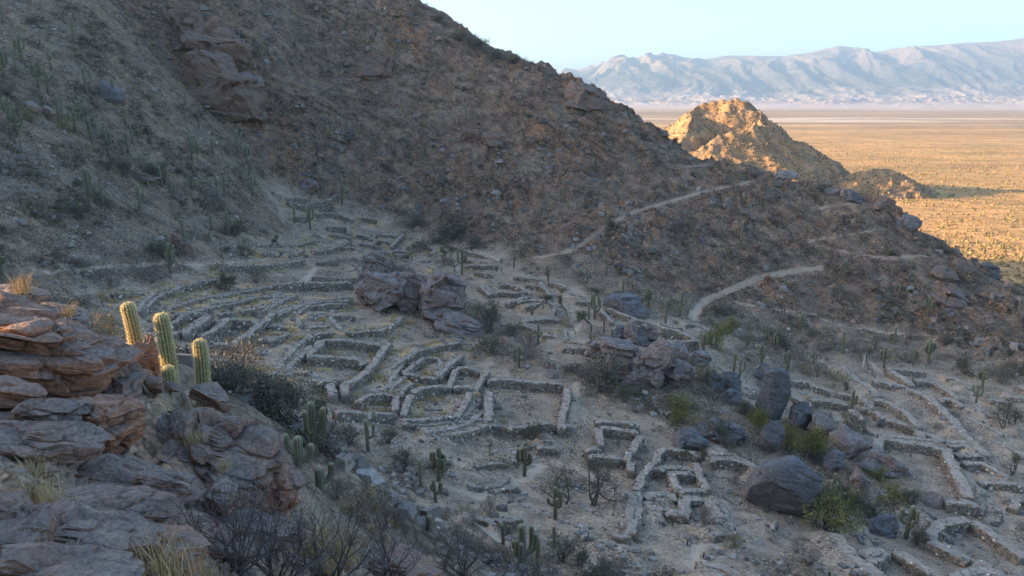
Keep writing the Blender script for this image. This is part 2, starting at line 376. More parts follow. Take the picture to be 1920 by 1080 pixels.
 ('ruined_terrace','long ramp wall on the right side of the gully below the green bushes',0.85,0.8,['g:1100,644 1250,694 1350,724','g:860,604 960,644','g:760,734 900,764 960,794']),
 ('ruined_terrace','weathered wall lines at the left entrance of the gully',0.8,0.75,['g:0,644 100,624 180,604','g:0,704 100,664']),
 ('ruined_terrace','rubble lines crossing the near bank above the near cacti',0.55,0.7,['4:1100,644 1200,676 1300,704','4:1480,564 1600,644 1700,654','4:1330,694 1480,684','4:840,104 960,154 1050,184']),
 ('ruined_terrace','low stone borders around the thorn tree court',0.7,0.7,['5:0,564 150,654 260,694','5:430,594 560,654','5:140,824 300,874 430,894']),
 ('ruined_terrace','narrow double kerb of a path at the bend beside the wide oval enclosure',0.45,0.5,['7:1620,534 1670,624 1650,664','7:1710,564 1760,644 1740,694']),
 ('ruined_terrace','stone edging between the green bushes and the oval enclosure',0.6,0.7,['7:1100,624 1250,664 1330,724','7:850,724 870,784 940,834']),
 ('ruined_terrace','long lane edge running down to the right picture edge',0.75,0.8,['6:1540,694 1700,764 1925,874','6:1540,474 1620,504','6:1860,574 1925,604']),
 ('ruined_terrace','floor kerbs inside the grassy rectangular court',0.5,0.6,['6:1100,579 1290,654','6:380,594 470,644','6:630,504 700,564']),
]
# worn footpaths: (width, pixels)
PATHS = [
 (0.6,['f:120,965 400,960 700,935 1060,915 1500,910 1920,855']),
 (0.9,['3:1300,432 1450,384 1560,360 1700,344']),
 (1.2,['h:150,655 360,628 480,560 600,470 740,380 900,325 1120,258 1330,200 1560,165']),
 (1.6,['h:1200,1060 1215,1000 1300,930 1500,850 1680,775 1920,735','e:0,850 200,780 400,740 560,722']),
 (0.6,['e:480,545 620,520 800,495 960,468']),
 (0.6,['e:480,555 640,600 840,635 1000,655 1200,640 1400,668']),
 (0.5,['e:900,665 1040,660 1200,655']),
 (0.6,['e:520,340 640,305 720,300 1000,298']),
 (0.8,['6:0,25 200,75 400,95 520,110']),
 (0.7,['6:580,150 640,205 760,200 1000,230 1250,245 1400,280']),
 (0.9,['h:1150,45 1310,40','e:0,175 180,130 300,110']),
 (1.0,['5:840,860 760,930 780,1010','4:1100,640 1300,800 1460,920','5:980,560 1040,700 1080,800 900,870']),
 (1.2,['4:1180,540 1330,480 1480,420','4:1480,420 1620,330']),
 (1.0,['8:560,560 610,520 700,440 640,380','8:300,440 420,430 500,420']),
 (1.1,['3:1350,620 1430,560 1500,450','g:1100,640 1250,690 1400,740']),
 (1.2,['7:1680,520 1780,640 1920,760','7:1420,190 1530,360 1650,520']),
 (1.0,['6:1540,560 1600,700 1700,820','6:880,420 1000,500 1040,560','2:1250,580 1230,700 1240,800','2:1840,560 1850,700 1830,850']),
]
def parse(s):
    k, q = s.split(':')
    out = []
    for a in q.split():
        X, Y = a.split(',')
        out.append(cpx(k, float(X), float(Y)))
    return out
def densify(pts, step):
    """pixel polyline -> evenly subdivided pixel polyline"""
    out = [pts[0]]
    for (a, b), (c, d) in zip(pts[:-1], pts[1:]):
        n = max(1, int(math.hypot(c - a, d - b) / step))
        for i in range(1, n + 1):
            out.append((a + (c - a) * i / n, b + (d - b) * i / n))
    return out
def ground_line(s, dz, step=14):
    q = [cast(u, v, dz, y0=22.0) for u, v in densify(parse(s), step)]
    q = [p for p in q if p is not None]
    if len(q) < 2:
        return None
    q = np.array(q)
    # a ray that skims a rise may jump far back: keep the run of near neighbours only
    keep = [0]
    for i in range(1, len(q)):
        if abs(q[i, 1] - q[keep[-1], 1]) < 14:
            keep.append(i)
    q = q[keep]
    for _ in range(2):
        if len(q) > 3:
            q[1:-1] = 0.5 * q[1:-1] + 0.25 * (q[:-2] + q[2:])
    return q
WALLS = [(nm, lb, h, w, [g for g in (ground_line(s, h) for s in ws) if g is not None]) for nm, lb, h, w, ws in RUINS]
PATHW = [(w, [g for g in (ground_line(s, 0) for s in ws) if g is not None]) for w, ws in PATHS]

# coarse lookup grids (0.5 m) of the distance to walls and to path centre lines
GX0, GX1, GY0, GY1, GS = -110.0, 130.0, 30.0, 240.0, 0.5
_nx = int((GX1 - GX0) / GS) + 1; _ny = int((GY1 - GY0) / GS) + 1
wall_d = np.full((_ny, _nx), 30.0); path_d = np.full((_ny, _nx), 30.0)
def stamp(grid, pts, rad, off):
    for (x0, y0, _), (x1, y1, _) in zip(pts[:-1], pts[1:]):
        i0 = max(0, int((min(x0, x1) - rad - GX0) / GS)); i1 = min(_nx, int((max(x0, x1) + rad - GX0) / GS) + 2)
        j0 = max(0, int((min(y0, y1) - rad - GY0) / GS)); j1 = min(_ny, int((max(y0, y1) + rad - GY0) / GS) + 2)
        if i1 <= i0 or j1 <= j0:
            continue
        X, Y = np.meshgrid(GX0 + GS * np.arange(i0, i1), GY0 + GS * np.arange(j0, j1))
        dx, dy = x1 - x0, y1 - y0
        t = np.clip(((X - x0) * dx + (Y - y0) * dy) / max(dx * dx + dy * dy, 1e-6), 0, 1)
        d = np.hypot(X - x0 - t * dx, Y - y0 - t * dy) - off
        grid[j0:j1, i0:i1] = np.minimum(grid[j0:j1, i0:i1], d)
bank_h = np.zeros((_ny, _nx))
def stamp_bank(pts, h, w):
    """earth banked up to the top of a terrace wall on its uphill side"""
    for (x0, y0, _), (x1, y1, _) in zip(pts[:-1], pts[1:]):
        dx, dy = x1 - x0, y1 - y0; L = math.hypot(dx, dy)
        if L < 1e-3: continue
        nx, ny = -dy / L, dx / L; mx, my = (x0 + x1) / 2, (y0 + y1) / 2
        if tps(np.array([mx + 3 * nx]), np.array([my + 3 * ny]))[0] < tps(np.array([mx - 3 * nx]), np.array([my - 3 * ny]))[0]: nx, ny = -nx, -ny
        rad = 4.2
        i0 = max(0, int((min(x0, x1) - rad - GX0) / GS)); i1 = min(_nx, int((max(x0, x1) + rad - GX0) / GS) + 2)
        j0 = max(0, int((min(y0, y1) - rad - GY0) / GS)); j1 = min(_ny, int((max(y0, y1) + rad - GY0) / GS) + 2)
        if i1 <= i0 or j1 <= j0: continue
        X, Y = np.meshgrid(GX0 + GS * np.arange(i0, i1), GY0 + GS * np.arange(j0, j1))
        t = ((X - x0) * dx + (Y - y0) * dy) / (L * L)
        sd = (X - x0) * nx + (Y - y0) * ny
        k = np.where((t > -0.15) & (t < 1.15) & (sd > -0.1), h * 0.9 * (1 - smooth(0.8, 4.2, sd)), 0)
        bank_h[j0:j1, i0:i1] = np.maximum(bank_h[j0:j1, i0:i1], k)
for nm, lb, h, w, gl in WALLS:
    for g in gl:
        stamp(wall_d, g, 9.0, w / 2)
        if nm == 'ruined_terrace': stamp_bank(g, h, w)
for w, gl in PATHW:
    for g in gl:
        stamp(path_d, g, 5.0, w / 2)
def look(grid, x, y, far=30.0):
    fx = (x - GX0) / GS; fy = (y - GY0) / GS
    ok = (fx >= 0) & (fx < _nx - 1) & (fy >= 0) & (fy < _ny - 1)
    ix = np.clip(np.floor(fx).astype(int), 0, _nx - 2); iy = np.clip(np.floor(fy).astype(int), 0, _ny - 2)
    tx = np.clip(fx - ix, 0, 1); ty = np.clip(fy - iy, 0, 1)
    v = (grid[iy, ix] * (1 - tx) + grid[iy, ix + 1] * tx) * (1 - ty) + (grid[iy + 1, ix] * (1 - tx) + grid[iy + 1, ix + 1] * tx) * ty
    return np.where(ok, v, far)

# bedding of the hill: layers dip down to the right as seen from the ruins
NB = np.array([0.42, -0.20, 0.885]); NB = NB / np.linalg.norm(NB)
def detail(x, y, z):
    """height detail added to the smooth land; returns dz and masks"""
    hm = hillmask(x, y)
    d = np.hypot(x, y)
    wd = look(wall_d, x, y); pd = look(path_d, x, y)
    ruin = 1 - smooth(1.5, 7.0, wd)
    path = 1 - smooth(-0.3, 0.35, pd + 0.35 * fbm(x / 1.3, y / 1.3, 2, 48))
    fg = 1 - smooth(17, 27, d)
    s = x * NB[0] + y * NB[1] + z * NB[2]
    q = x * 0.88 + y * 0.15 - z * 0.42
    wrp = 1.6 * fbm(x / 11, y / 11, 3, 90)
    s2 = s + wrp
    led = ridged(s2 / 3.4, q / 17, 3, 101, 0.55)            # long thin ledges
    led2 = ridged(s2 / 1.05, q / 5.5, 2, 131, 0.5)
    craggy = smooth(-0.15, 0.45, fbm(x / 30, y / 30, 3, 141) + 0.10)
    dz = hm * (1.0 * fbm(x / 16, y / 16, 3, 11) + (0.35 + 1.25 * craggy) * (0.75 * led + 0.42 * led2) + 0.38 * fbm(x / 1.9, y / 1.9, 3, 21) + 0.5 * smooth(0.25, 0.5, fbm(x / 6, y / 6, 3, 27)) * (1 + led2))
    soft = (1 - hm) * (1 - ruin) * (1 - fg)
    dz = dz + soft * (0.55 * fbm(x / 9, y / 9, 3, 31) + 0.36 * ridged(x / 4.5, y / 3.0, 3, 37, 0.6) + 0.18 * fbm(x / 1.1, y / 1.1, 2, 41))
    dz = dz + (1 - hm) * ruin * (0.10 * fbm(x / 5, y / 5, 2, 43) + 0.035 * fbm(x / 0.9, y / 0.9, 2, 47))
    dz = dz + (1 - hm) * look(bank_h, x, y, 0.0)
    # foreground shelf: stepped slabs of slaty rock tilted to the right
    st = (0.32 * x + 0.25 * y + z) + 0.22 * fbm(x / 2.2, y / 2.2, 3, 151)
    k = 0.42
    fr = st / k - np.floor(st / k)
    step = (smooth(0.55, 1.0, fr) - fr) * k
    dz = dz - 0.22 * fg * smooth(5, 8, d)
    dz = dz + fg * (0.9 * step * smooth(4, 7, d) + 0.14 * fbm(x / 0.9, y / 0.9, 3, 161) + 0.05 * ridged(x / 0.3, y / 0.2, 3, 171))
    near_path = 1 - smooth(0.0, 2.4, pd)
    dz = dz * (1 - 0.8 * near_path * hm) * (1 - 0.92 * path) + (0.25 * hm - 0.10) * path
    return dz, hm, ruin, path, fg, craggy, led

def ground(x, y):
    """final height of the land at points"""
    x = np.atleast_1d(np.asarray(x, float)); y = np.atleast_1d(np.asarray(y, float))
    z = base(x, y)
    return z + detail(x, y, z)[0]
def gz(x, y):
    return float(ground([x], [y])[0])

# ------------------------------------------------------------------ mesh and material helpers
def obj(name, me, mat=None, parent=None):
    o = bpy.data.objects.new(name, me)
    COL.objects.link(o)
    if mat is not None and len(me.materials) == 0:
        me.materials.append(mat)
    if parent is not None:
        o.parent = parent
    return o
def mesh(name, v, f, smooth_=True, col=None):
    """v (n,3) array, f (m,3|4) int array -> mesh; col (n,3) goes to attribute Col"""
    v = np.asarray(v, np.float32); f = np.asarray(f, np.int32)
    me = bpy.data.meshes.new(name)
    k = f.shape[1]
    me.vertices.add(len(v)); me.vertices.foreach_set('co', v.ravel())
    me.loops.add(f.size); me.loops.foreach_set('vertex_index', f.ravel())
    me.polygons.add(len(f))
    me.polygons.foreach_set('loop_start', np.arange(0, f.size, k, dtype=np.int32))
    me.polygons.foreach_set('loop_total', np.full(len(f), k, np.int32))
    me.polygons.foreach_set('use_smooth', np.full(len(f), bool(smooth_)))
    if col is not None:
        a = me.attributes.new('Col', 'FLOAT_COLOR', 'POINT')
        c = np.ones((len(v), 4), np.float32); c[:, :3] = col
        a.data.foreach_set('color', c.ravel())
    me.update(calc_edges=True)
    return me
def tag(o, label=None, cat=None, group=None, kind=None):
    if label: o['label'] = label
    if cat: o['category'] = cat
    if group: o['group'] = group
    if kind: o['kind'] = kind
    return o
def empty(name, loc=(0, 0, 0), rz=0.0):
    o = bpy.data.objects.new(name, None)
    COL.objects.link(o)
    o.location = loc; o.rotation_euler = (0, 0, rz)
    o.empty_display_size = 0.3
    return o

class NT:
    def __init__(s, name):
        s.m = bpy.data.materials.new(name); s.m.use_nodes = True
        s.t = s.m.node_tree; s.t.nodes.clear()
        s.out = s.n('ShaderNodeOutputMaterial'); s.b = s.n('ShaderNodeBsdfPrincipled')
        s.l(s.b.outputs[0], s.out.inputs['Surface'])
        s.b.inputs['Roughness'].default_value = 0.9
        s.b.inputs['Specular IOR Level'].default_value = 0.2
    def n(s, t, **kw):
        x = s.t.nodes.new(t)
        for k, v in kw.items():
            setattr(x, k, v)
        return x
    def l(s, a, b): s.t.links.new(a, b)
    def pos(s):
        return s.n('ShaderNodeNewGeometry').outputs['Position']
    def objc(s):
        return s.n('ShaderNodeTexCoord').outputs['Object']
    def mapping(s, vec, scale=(1, 1, 1), rot=(0, 0, 0), loc=(0, 0, 0), kind='POINT'):
        m = s.n('ShaderNodeMapping', vector_type=kind); s.l(vec, m.inputs['Vector'])
        m.inputs['Scale'].default_value = scale; m.inputs['Rotation'].default_value = rot; m.inputs['Location'].default_value = loc
        return m.outputs[0]
    def noise(s, vec, sc, det=4, rough=0.6, dist=0.0, out=0):
        x = s.n('ShaderNodeTexNoise'); s.l(vec, x.inputs['Vector'])
        x.inputs['Scale'].default_value = sc; x.inputs['Detail'].default_value = det
        x.inputs['Roughness'].default_value = rough; x.inputs['Distortion'].default_value = dist
        return x.outputs[out]
    def voro(s, vec, sc, feature='F1', out='Distance'):
        x = s.n('ShaderNodeTexVoronoi', feature=feature); s.l(vec, x.inputs['Vector']); x.inputs['Scale'].default_value = sc
        return x.outputs[out]
    def ramp(s, fac, stops):
        x = s.n('ShaderNodeValToRGB'); s.l(fac, x.inputs[0])
        e = x.color_ramp.elements
        while len(e) < len(stops): e.new(0.5)
        for i, (p, c) in enumerate(stops):
            e[i].position = p; e[i].color = (*c, 1) if len(c) == 3 else c
        return x.outputs[0]
    def mix(s, a, b, fac, mode='MIX'):
        x = s.n('ShaderNodeMix', data_type='RGBA', blend_type=mode)
        for i, val in ((6, a), (7, b)):
            if isinstance(val, tuple): x.inputs[i].default_value = (*val, 1)
            else: s.l(val, x.inputs[i])
        if isinstance(fac, (int, float)): x.inputs[0].default_value = fac
        else: s.l(fac, x.inputs[0])
        return x.outputs[2]
    def math(s, op, a, b=0.0, c=None):
        x = s.n('ShaderNodeMath', operation=op)
        for i, val in enumerate((a, b) if c is None else (a, b, c)):
            if isinstance(val, (int, float)): x.inputs[i].default_value = val
            else: s.l(val, x.inputs[i])
        return x.outputs[0]
    def attr(s, name='Col'):
        return s.n('ShaderNodeAttribute', attribute_name=name)
    def bump(s, h, strength=0.5, dist=0.1, prev=None):
        x = s.n('ShaderNodeBump'); s.l(h, x.inputs['Height'])
        x.inputs['Strength'].default_value = strength; x.inputs['Distance'].default_value = dist
        if prev is not None: s.l(prev, x.inputs['Normal'])
        return x.outputs[0]
    def done(s, col=None, nor=None):
        if col is not None: s.l(col, s.b.inputs['Base Color'])
        if nor is not None: s.l(nor, s.b.inputs['Normal'])
        return s.m

def mat_land(name, sc=1.0, contrast=0.6, bump=0.6, strata=False):
    """ground: vertex albedo broken up by stones, grit and strata"""
    t = NT(name)
    p = t.pos()
    c = t.attr().outputs['Color']
    n1 = t.noise(p, 0.45 * sc, 5, 0.65)
    n2 = t.noise(p, 2.6 * sc, 4, 0.7)
    v = t.voro(p, 3.2 * sc)
    f1 = t.ramp(n1, [(0.3, (0.62, 0.62, 0.62)), (0.7, (1.38, 1.36, 1.32))])
    f2 = t.ramp(n2, [(0.28, (0.55, 0.55, 0.56)), (0.72, (1.45, 1.43, 1.40))])
    col = t.mix(c, f1, contrast, 'MULTIPLY')
    col = t.mix(col, f2, contrast, 'MULTIPLY')
    st = t.ramp(t.voro(p, 3.2 * sc, out='Color'), [(0.0, (0.75, 0.74, 0.73)), (1.0, (1.3, 1.28, 1.25))])
    col = t.mix(col, st, contrast * 0.7, 'MULTIPLY')
    # patches of loose stones with dark gaps between them
    wv = t.mix(p, t.noise(p, 1.5 * sc, 2, 0.5, out=1), 0.06)
    v2 = t.voro(wv, 2.6 * sc)
    gap = t.ramp(v2, [(0.22, (1.22, 1.2, 1.18)), (0.42, (0.95, 0.95, 0.95)), (0.62, (0.38, 0.37, 0.37))])
    pk = t.ramp(t.noise(p, 0.22 * sc, 4, 0.6), [(0.40, (0.12, 0.12, 0.12)), (0.58, (1, 1, 1))])
    col = t.mix(col, gap, t.math('MULTIPLY', pk, contrast), 'MULTIPLY')
    b = t.bump(n2, bump, 0.25 / sc)
    b = t.bump(v, bump * 0.7, 0.12 / sc, b)
    if strata:
        # rock beds that dip to the right crop out as thin dark and pale lines
        pm = t.mapping(p, (6.0, 6.0, 0.9), (0.2014, 0.443, 0.0), kind='TEXTURE')
        w = t.noise(pm, 0.9, 6, 0.7, 0.5)
        k = t.ramp(t.noise(p, 0.05, 3, 0.5), [(0.38, (0.15, 0.15, 0.15)), (0.58, (1, 1, 1))])
        lines = t.ramp(w, [(0.36, (0.38, 0.36, 0.36)), (0.47, (0.95, 0.94, 0.93)), (0.60, (1.1, 1.08, 1.05)), (0.68, (1.45, 1.38, 1.3))])
        col = t.mix(col, lines, k, 'MULTIPLY')
        b = t.bump(w, 0.9, 0.9, b)
    return t.done(col, b)

# ------------------------------------------------------------------ land meshes
M_HILL = mat_land('hill_rock_and_scree', 1.1, 0.95, 1.0, True)
M_GROUND = mat_land('valley_gravel', 1.3, 0.85, 0.7)
M_COURT = mat_land('courtyard_dust', 1.4, 0.72, 0.5)
M_PATH = mat_land('trodden_dust', 1.3, 0.3, 0.25)
M_FORE = mat_land('slaty_shelf_rock', 3.5, 0.7, 0.7)

def lerp3(a, b, t):
    return a * (1 - t[:, None]) + np.asarray(b) * t[:, None]
def land_colour(x, y, z, hm, ruin, path, fg, craggy, led):
    n = fbm(x / 13, y / 13, 4, 201); n2 = fbm(x / 4, y / 4, 3, 211); n3 = fbm(x / 40, y / 40, 3, 221)
    gravel = np.array([0.178, 0.160, 0.142]); dark = np.array([0.115, 0.098, 0.085]); red = np.array([0.30, 0.18, 0.125])
    tan = np.array([0.235, 0.187, 0.14]); floor = np.array([0.31, 0.277, 0.245]); grass = np.array([0.42, 0.30, 0.13]); dust = np.array([0.40, 0.36, 0.32])
    hillc = np.array([0.178, 0.146, 0.126])
    c = np.tile(gravel, (len(x), 1))
    c = lerp3(c, tan, np.clip(0.5 * smooth(-0.1, 0.5, n), 0, 1) * (1 - ruin))
    c = lerp3(c, dark, 0.6 * smooth(0.0, 0.55, n2) * (1 - ruin))
    hc = np.tile(hillc, (len(x), 1))
    hc = lerp3(hc, red, 0.55 * smooth(0.05, 0.6, n3 + 0.35 * n) * craggy)
    hc = lerp3(hc, tan, 0.55 * smooth(0.1, 0.6, -n))
    hc = lerp3(hc, dark, 0.5 * smooth(0.1, 0.6, n2))
    hc = lerp3(hc, np.array([0.2, 0.195, 0.195]), 0.5 * smooth(0.2, 0.6, n2 - n))
    c = lerp3(c, [1, 1, 1], np.zeros(len(x))) * (1 - hm[:, None]) + hc * hm[:, None]
    c = lerp3(c, floor, ruin * (1 - hm) * np.clip(0.75 + 0.5 * n2, 0.2, 0.95))
    # dry yellow grass on the left-hand terraces and along wall feet
    wd = look(wall_d, x, y)
    left = smooth(12, -18, x) if False else 1 - smooth(-18, 12, x)
    g = smooth(0.12, 0.5, fbm(x / 3.2, y / 2.2, 3, 231)) * ruin * (0.15 + 0.85 * left) * (1 - smooth(0.4, 1.8, wd)) * smooth(70, 90, y)
    c = lerp3(c, grass, np.clip(0.75 * g, 0, 1))
    c = lerp3(c, dust, path * (0.85 - 0.5 * hm))
    fc = np.tile(np.array([0.23, 0.21, 0.195]), (len(x), 1))
    fc = lerp3(fc, np.array([0.27, 0.19, 0.15]), 0.8 * smooth(0.0, 0.5, fbm(x / 1.6, y / 1.6, 3, 241)))
    fc = lerp3(fc, np.array([0.34, 0.29, 0.2]), 0.5 * smooth(0.1, 0.5, fbm(x / 1.1, y / 1.1, 3, 251)))
    c = c * (1 - fg[:, None]) + fc * fg[:, None]
    k = hm[:, None] * (1 - path[:, None])
    return c * (np.array([1.44, 1.14, 0.86]) * k + np.array([1.44, 1.16, 0.87]) * (1 - k))

def grid_faces(nr, nc):
    i = np.arange(nr - 1)[:, None] * nc + np.arange(nc - 1)[None]
    return np.stack([i, i + 1, i + nc + 1, i + nc], -1).reshape(-1, 4)
def submesh(name, v, f, col, mask, mat, smooth_=True):
    ff = f[mask]
    u, inv = np.unique(ff, return_inverse=True)
    return obj(name, mesh(name, v[u], inv.reshape(-1, 4), smooth_, col[u]), mat)

def build_land():
    a = np.concatenate([-np.geomspace(5.0, 0.80, 50), np.linspace(-0.78, 0.74, 540), np.geomspace(0.77, 2.2, 24)])
    ys = np.concatenate([np.geomspace(2.2, 24, 150), np.geomspace(24.4, 70, 105), np.geomspace(70.4, 268, 430), np.linspace(270, 420, 40)])
    A, Y = np.meshgrid(a, ys)
    x = (A * Y).ravel(); y = Y.ravel()
    z = base(x, y)
    dz, hm, ruin, path, fg, craggy, led = detail(x, y, z)
    beyond = tps(x, y) < plain(x, y)
    z2 = np.where(beyond, z + 0.4 * fbm(x / 8, y / 8, 2, 301), z + dz)
    v = np.stack([x, y, z2], 1)
    col = land_colour(x, y, z, hm, ruin, path, fg, craggy, led)
    pc = plain_colour(x, y)
    col = np.where(beyond[:, None], pc, col)
    global LAND
    LAND = dict(v=v, hm=hm, ruin=ruin, path=path, fg=fg, beyond=beyond, craggy=craggy, shape=(len(ys), len(a)))
    f = grid_faces(len(ys), len(a))
    fx = lambda q: q[f].mean(1)
    pm = fx(path) > 0.5; fm = (fx(fg) > 0.5) & ~pm; bm = (fx(beyond.astype(float)) > 0.5)
    hmk = (fx(hm) > 0.5) & ~pm & ~fm & ~bm
    gm = ~pm & ~fm & ~bm & ~hmk
    cm = gm & (fx(ruin) > 0.55); gm = gm & ~cm
    for nm, msk, mt in (('hill', hmk, M_HILL), ('ground', gm, M_GROUND), ('courtyard_ground', cm, M_COURT), ('footpath', pm, M_PATH), ('foreground_slope', fm, M_FORE), ('plain_edge', bm, M_PLAIN)):
        if msk.any():
            tag(submesh(nm, v, f, col, msk, mt), kind='structure')

def plain_colour(x, y):
    d = np.hypot(x, y)
    n = fbm(x / 90, y / 90, 4, 401); n2 = fbm(x / 700, y / 260, 3, 411)
    sand = np.array([0.52, 0.29, 0.12]); scrub = np.array([0.36, 0.245, 0.10]); grey = np.array([0.33, 0.215, 0.12]); pale = np.array([0.62, 0.5, 0.40])
    c = np.tile(sand, (len(x), 1))
    c = lerp3(c, scrub, np.clip(smooth(420, 900, d + 160 * n) * (0.45 + 0.5 * n), 0, 0.8))
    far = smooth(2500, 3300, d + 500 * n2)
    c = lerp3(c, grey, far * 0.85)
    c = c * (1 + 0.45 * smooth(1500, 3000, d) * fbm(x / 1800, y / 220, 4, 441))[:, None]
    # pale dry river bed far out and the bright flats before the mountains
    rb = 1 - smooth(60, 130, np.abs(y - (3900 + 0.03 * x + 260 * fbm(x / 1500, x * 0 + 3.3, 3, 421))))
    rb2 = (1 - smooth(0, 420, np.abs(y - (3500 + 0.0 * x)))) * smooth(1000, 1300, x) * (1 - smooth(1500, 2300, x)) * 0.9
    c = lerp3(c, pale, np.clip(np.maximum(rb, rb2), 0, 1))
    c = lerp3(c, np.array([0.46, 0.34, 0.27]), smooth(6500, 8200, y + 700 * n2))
    return c

t = NT('dry_scrub_plain')
p_ = t.pos(); c_ = t.attr().outputs['Color']
pm_ = t.mapping(p_, (0.35, 1.0, 1.0))
n1_ = t.noise(pm_, 0.09, 5, 0.7); n2_ = t.noise(p_, 0.35, 4, 0.75)
cc_ = t.mix(c_, t.ramp(n1_, [(0.35, (0.5, 0.52, 0.48)), (0.65, (1.35, 1.3, 1.25))]), 0.8, 'MULTIPLY')
cc_ = t.mix(cc_, t.ramp(n2_, [(0.38, (0.45, 0.46, 0.4)), (0.6, (1.25, 1.2, 1.15))]), 0.65, 'MULTIPLY')
n3_ = t.noise(t.mapping(p_, (0.3, 1.0, 1.0)), 0.016, 5, 0.7)
cc_ = t.mix(cc_, t.ramp(n3_, [(0.36, (0.62, 0.66, 0.62)), (0.6, (1.2, 1.17, 1.12))]), 0.75, 'MULTIPLY')
M_PLAIN = t.done(cc_, t.bump(n2_, 0.5, 1.0))

build_land()

def build_plain():
    a = np.concatenate([-np.geomspace(3.0, 0.62, 12), np.linspace(-0.6, 0.80, 190), np.geomspace(0.85, 2.6, 14)])
    ys = np.concatenate([np.linspace(415, 800, 120), np.geomspace(803, 15000, 150)])
    A, Y = np.meshgrid(a, ys)
    x = (A * Y).ravel(); y = Y.ravel()
    z = plain(x, y) + 0.5 * fbm(x / 40, y / 40, 2, 305)
    z = np.where(y < 430, z - 0.6 * (430 - y) / 15, z)
    # valley floor rises again gently before the far range
    z = z + 60 * smooth(8500, 14000, y)
    col = plain_colour(x, y)
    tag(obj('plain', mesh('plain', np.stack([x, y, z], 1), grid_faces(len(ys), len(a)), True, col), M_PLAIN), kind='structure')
build_plain()

def build_lone_hill():
    xs = np.linspace(70, 390, 260); ys = np.linspace(545, 800, 200)
    X, Y = np.meshgrid(xs, ys); x = X.ravel(); y = Y.ravel()
    pz = plain(x, y)
    z = np.maximum(hill2(x, y), pz - 1.5)
    n = fbm(x / 20, y / 20, 4, 431); up = smooth(0, 40, z - pz)
    c = np.tile(np.array([0.44, 0.25, 0.11]), (len(x), 1))
    c = lerp3(c, np.array([0.27, 0.19, 0.12]), smooth(-0.1, 0.5, n) * 0.7)
    c = lerp3(c, np.array([0.30, 0.185, 0.105]), 0.5 * up * smooth(-0.2, 0.4, -n))
    f = grid_faces(len(ys), len(xs))
    keep = ((z - pz)[f] > -0.8).any(1)
    v = np.stack([x, y, z], 1)
    tag(submesh('lone_hill', v, f, c, keep, mat_land('lone_hill_soil', 0.35, 0.75, 0.9)), kind='structure')
build_lone_hill()

def build_mountains():
    a = np.concatenate([np.linspace(-0.5, -0.02, 40), np.linspace(-0.01, 0.78, 380), np.linspace(0.8, 1.6, 50)]); ys = np.concatenate([np.linspace(9000, 17500, 200), np.linspace(17700, 21000, 20)])
    A, Y = np.meshgrid(a, ys)
    x = (A * Y).ravel(); y = Y.ravel()
    # crest line read from the photograph: pixel -> height at 17 km
    crest = [(700,190),(1000,165),(1040,142),(1060,128),(1085,133),(1130,122),(1160,112),(1240,103),(1320,112),(1360,105),(1470,106),(1520,100),(1575,86),(1640,98),(1730,88),(1800,82),(1860,80),(1920,72),(2100,60),(2500,70),(3400,60)]
    ca = np.array([ray(u, v)[0] for u, v in crest]); cz = np.array([ray(u, v)[1] for u, v in crest]) * 17000
    top = np.interp(x / y, ca, cz)
    d = y
    rise = smooth(11800, 17000, d) ** 1.15
    body = (top + 150) * rise * (1 - 0.8 * smooth(17000, 21000, d)) - 150
    wx = x + 420 * fbm(x / 2200, y / 2200, 3, 501); wy = y + 420 * fbm(x / 2200, y / 2200, 3, 505)
    spur = ridged(wx / 1000, wy / 2600, 6, 511, 0.55)
    mid = rise * (1 - rise) * 4
    z = body + (0.55 + 0.7 * smooth(-0.5, 0.6, fbm(x / 4200, y / 4200, 2, 551))) * (mid * 190 + 60 * rise * (1 - smooth(13800, 16600, d) * 0.92)) * (spur - 0.45)
    # badlands apron in front
    apron = smooth(9700, 10600, d) * (1 - smooth(12400, 13800, d))
    bad = ridged(wx / 260, wy / 520, 5, 521, 0.62)
    z = z + apron * (25 + 36 * np.maximum(bad, -0.2) * smooth(-0.35, 0.3, fbm(x / 1300, y / 600, 3, 531)))
    z = np.where(d < 9400, z - 40 * (9400 - d) / 400, z)
    n = fbm(x / 900, y / 900, 4, 541)
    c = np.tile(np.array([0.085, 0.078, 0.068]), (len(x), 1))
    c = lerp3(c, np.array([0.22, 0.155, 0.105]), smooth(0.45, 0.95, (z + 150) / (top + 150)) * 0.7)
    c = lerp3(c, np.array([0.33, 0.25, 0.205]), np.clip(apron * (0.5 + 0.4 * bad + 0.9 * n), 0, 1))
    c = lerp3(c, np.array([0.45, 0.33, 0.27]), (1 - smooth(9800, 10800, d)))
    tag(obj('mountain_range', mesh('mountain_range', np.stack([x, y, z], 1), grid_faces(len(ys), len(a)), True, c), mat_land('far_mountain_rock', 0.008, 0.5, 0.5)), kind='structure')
build_mountains()

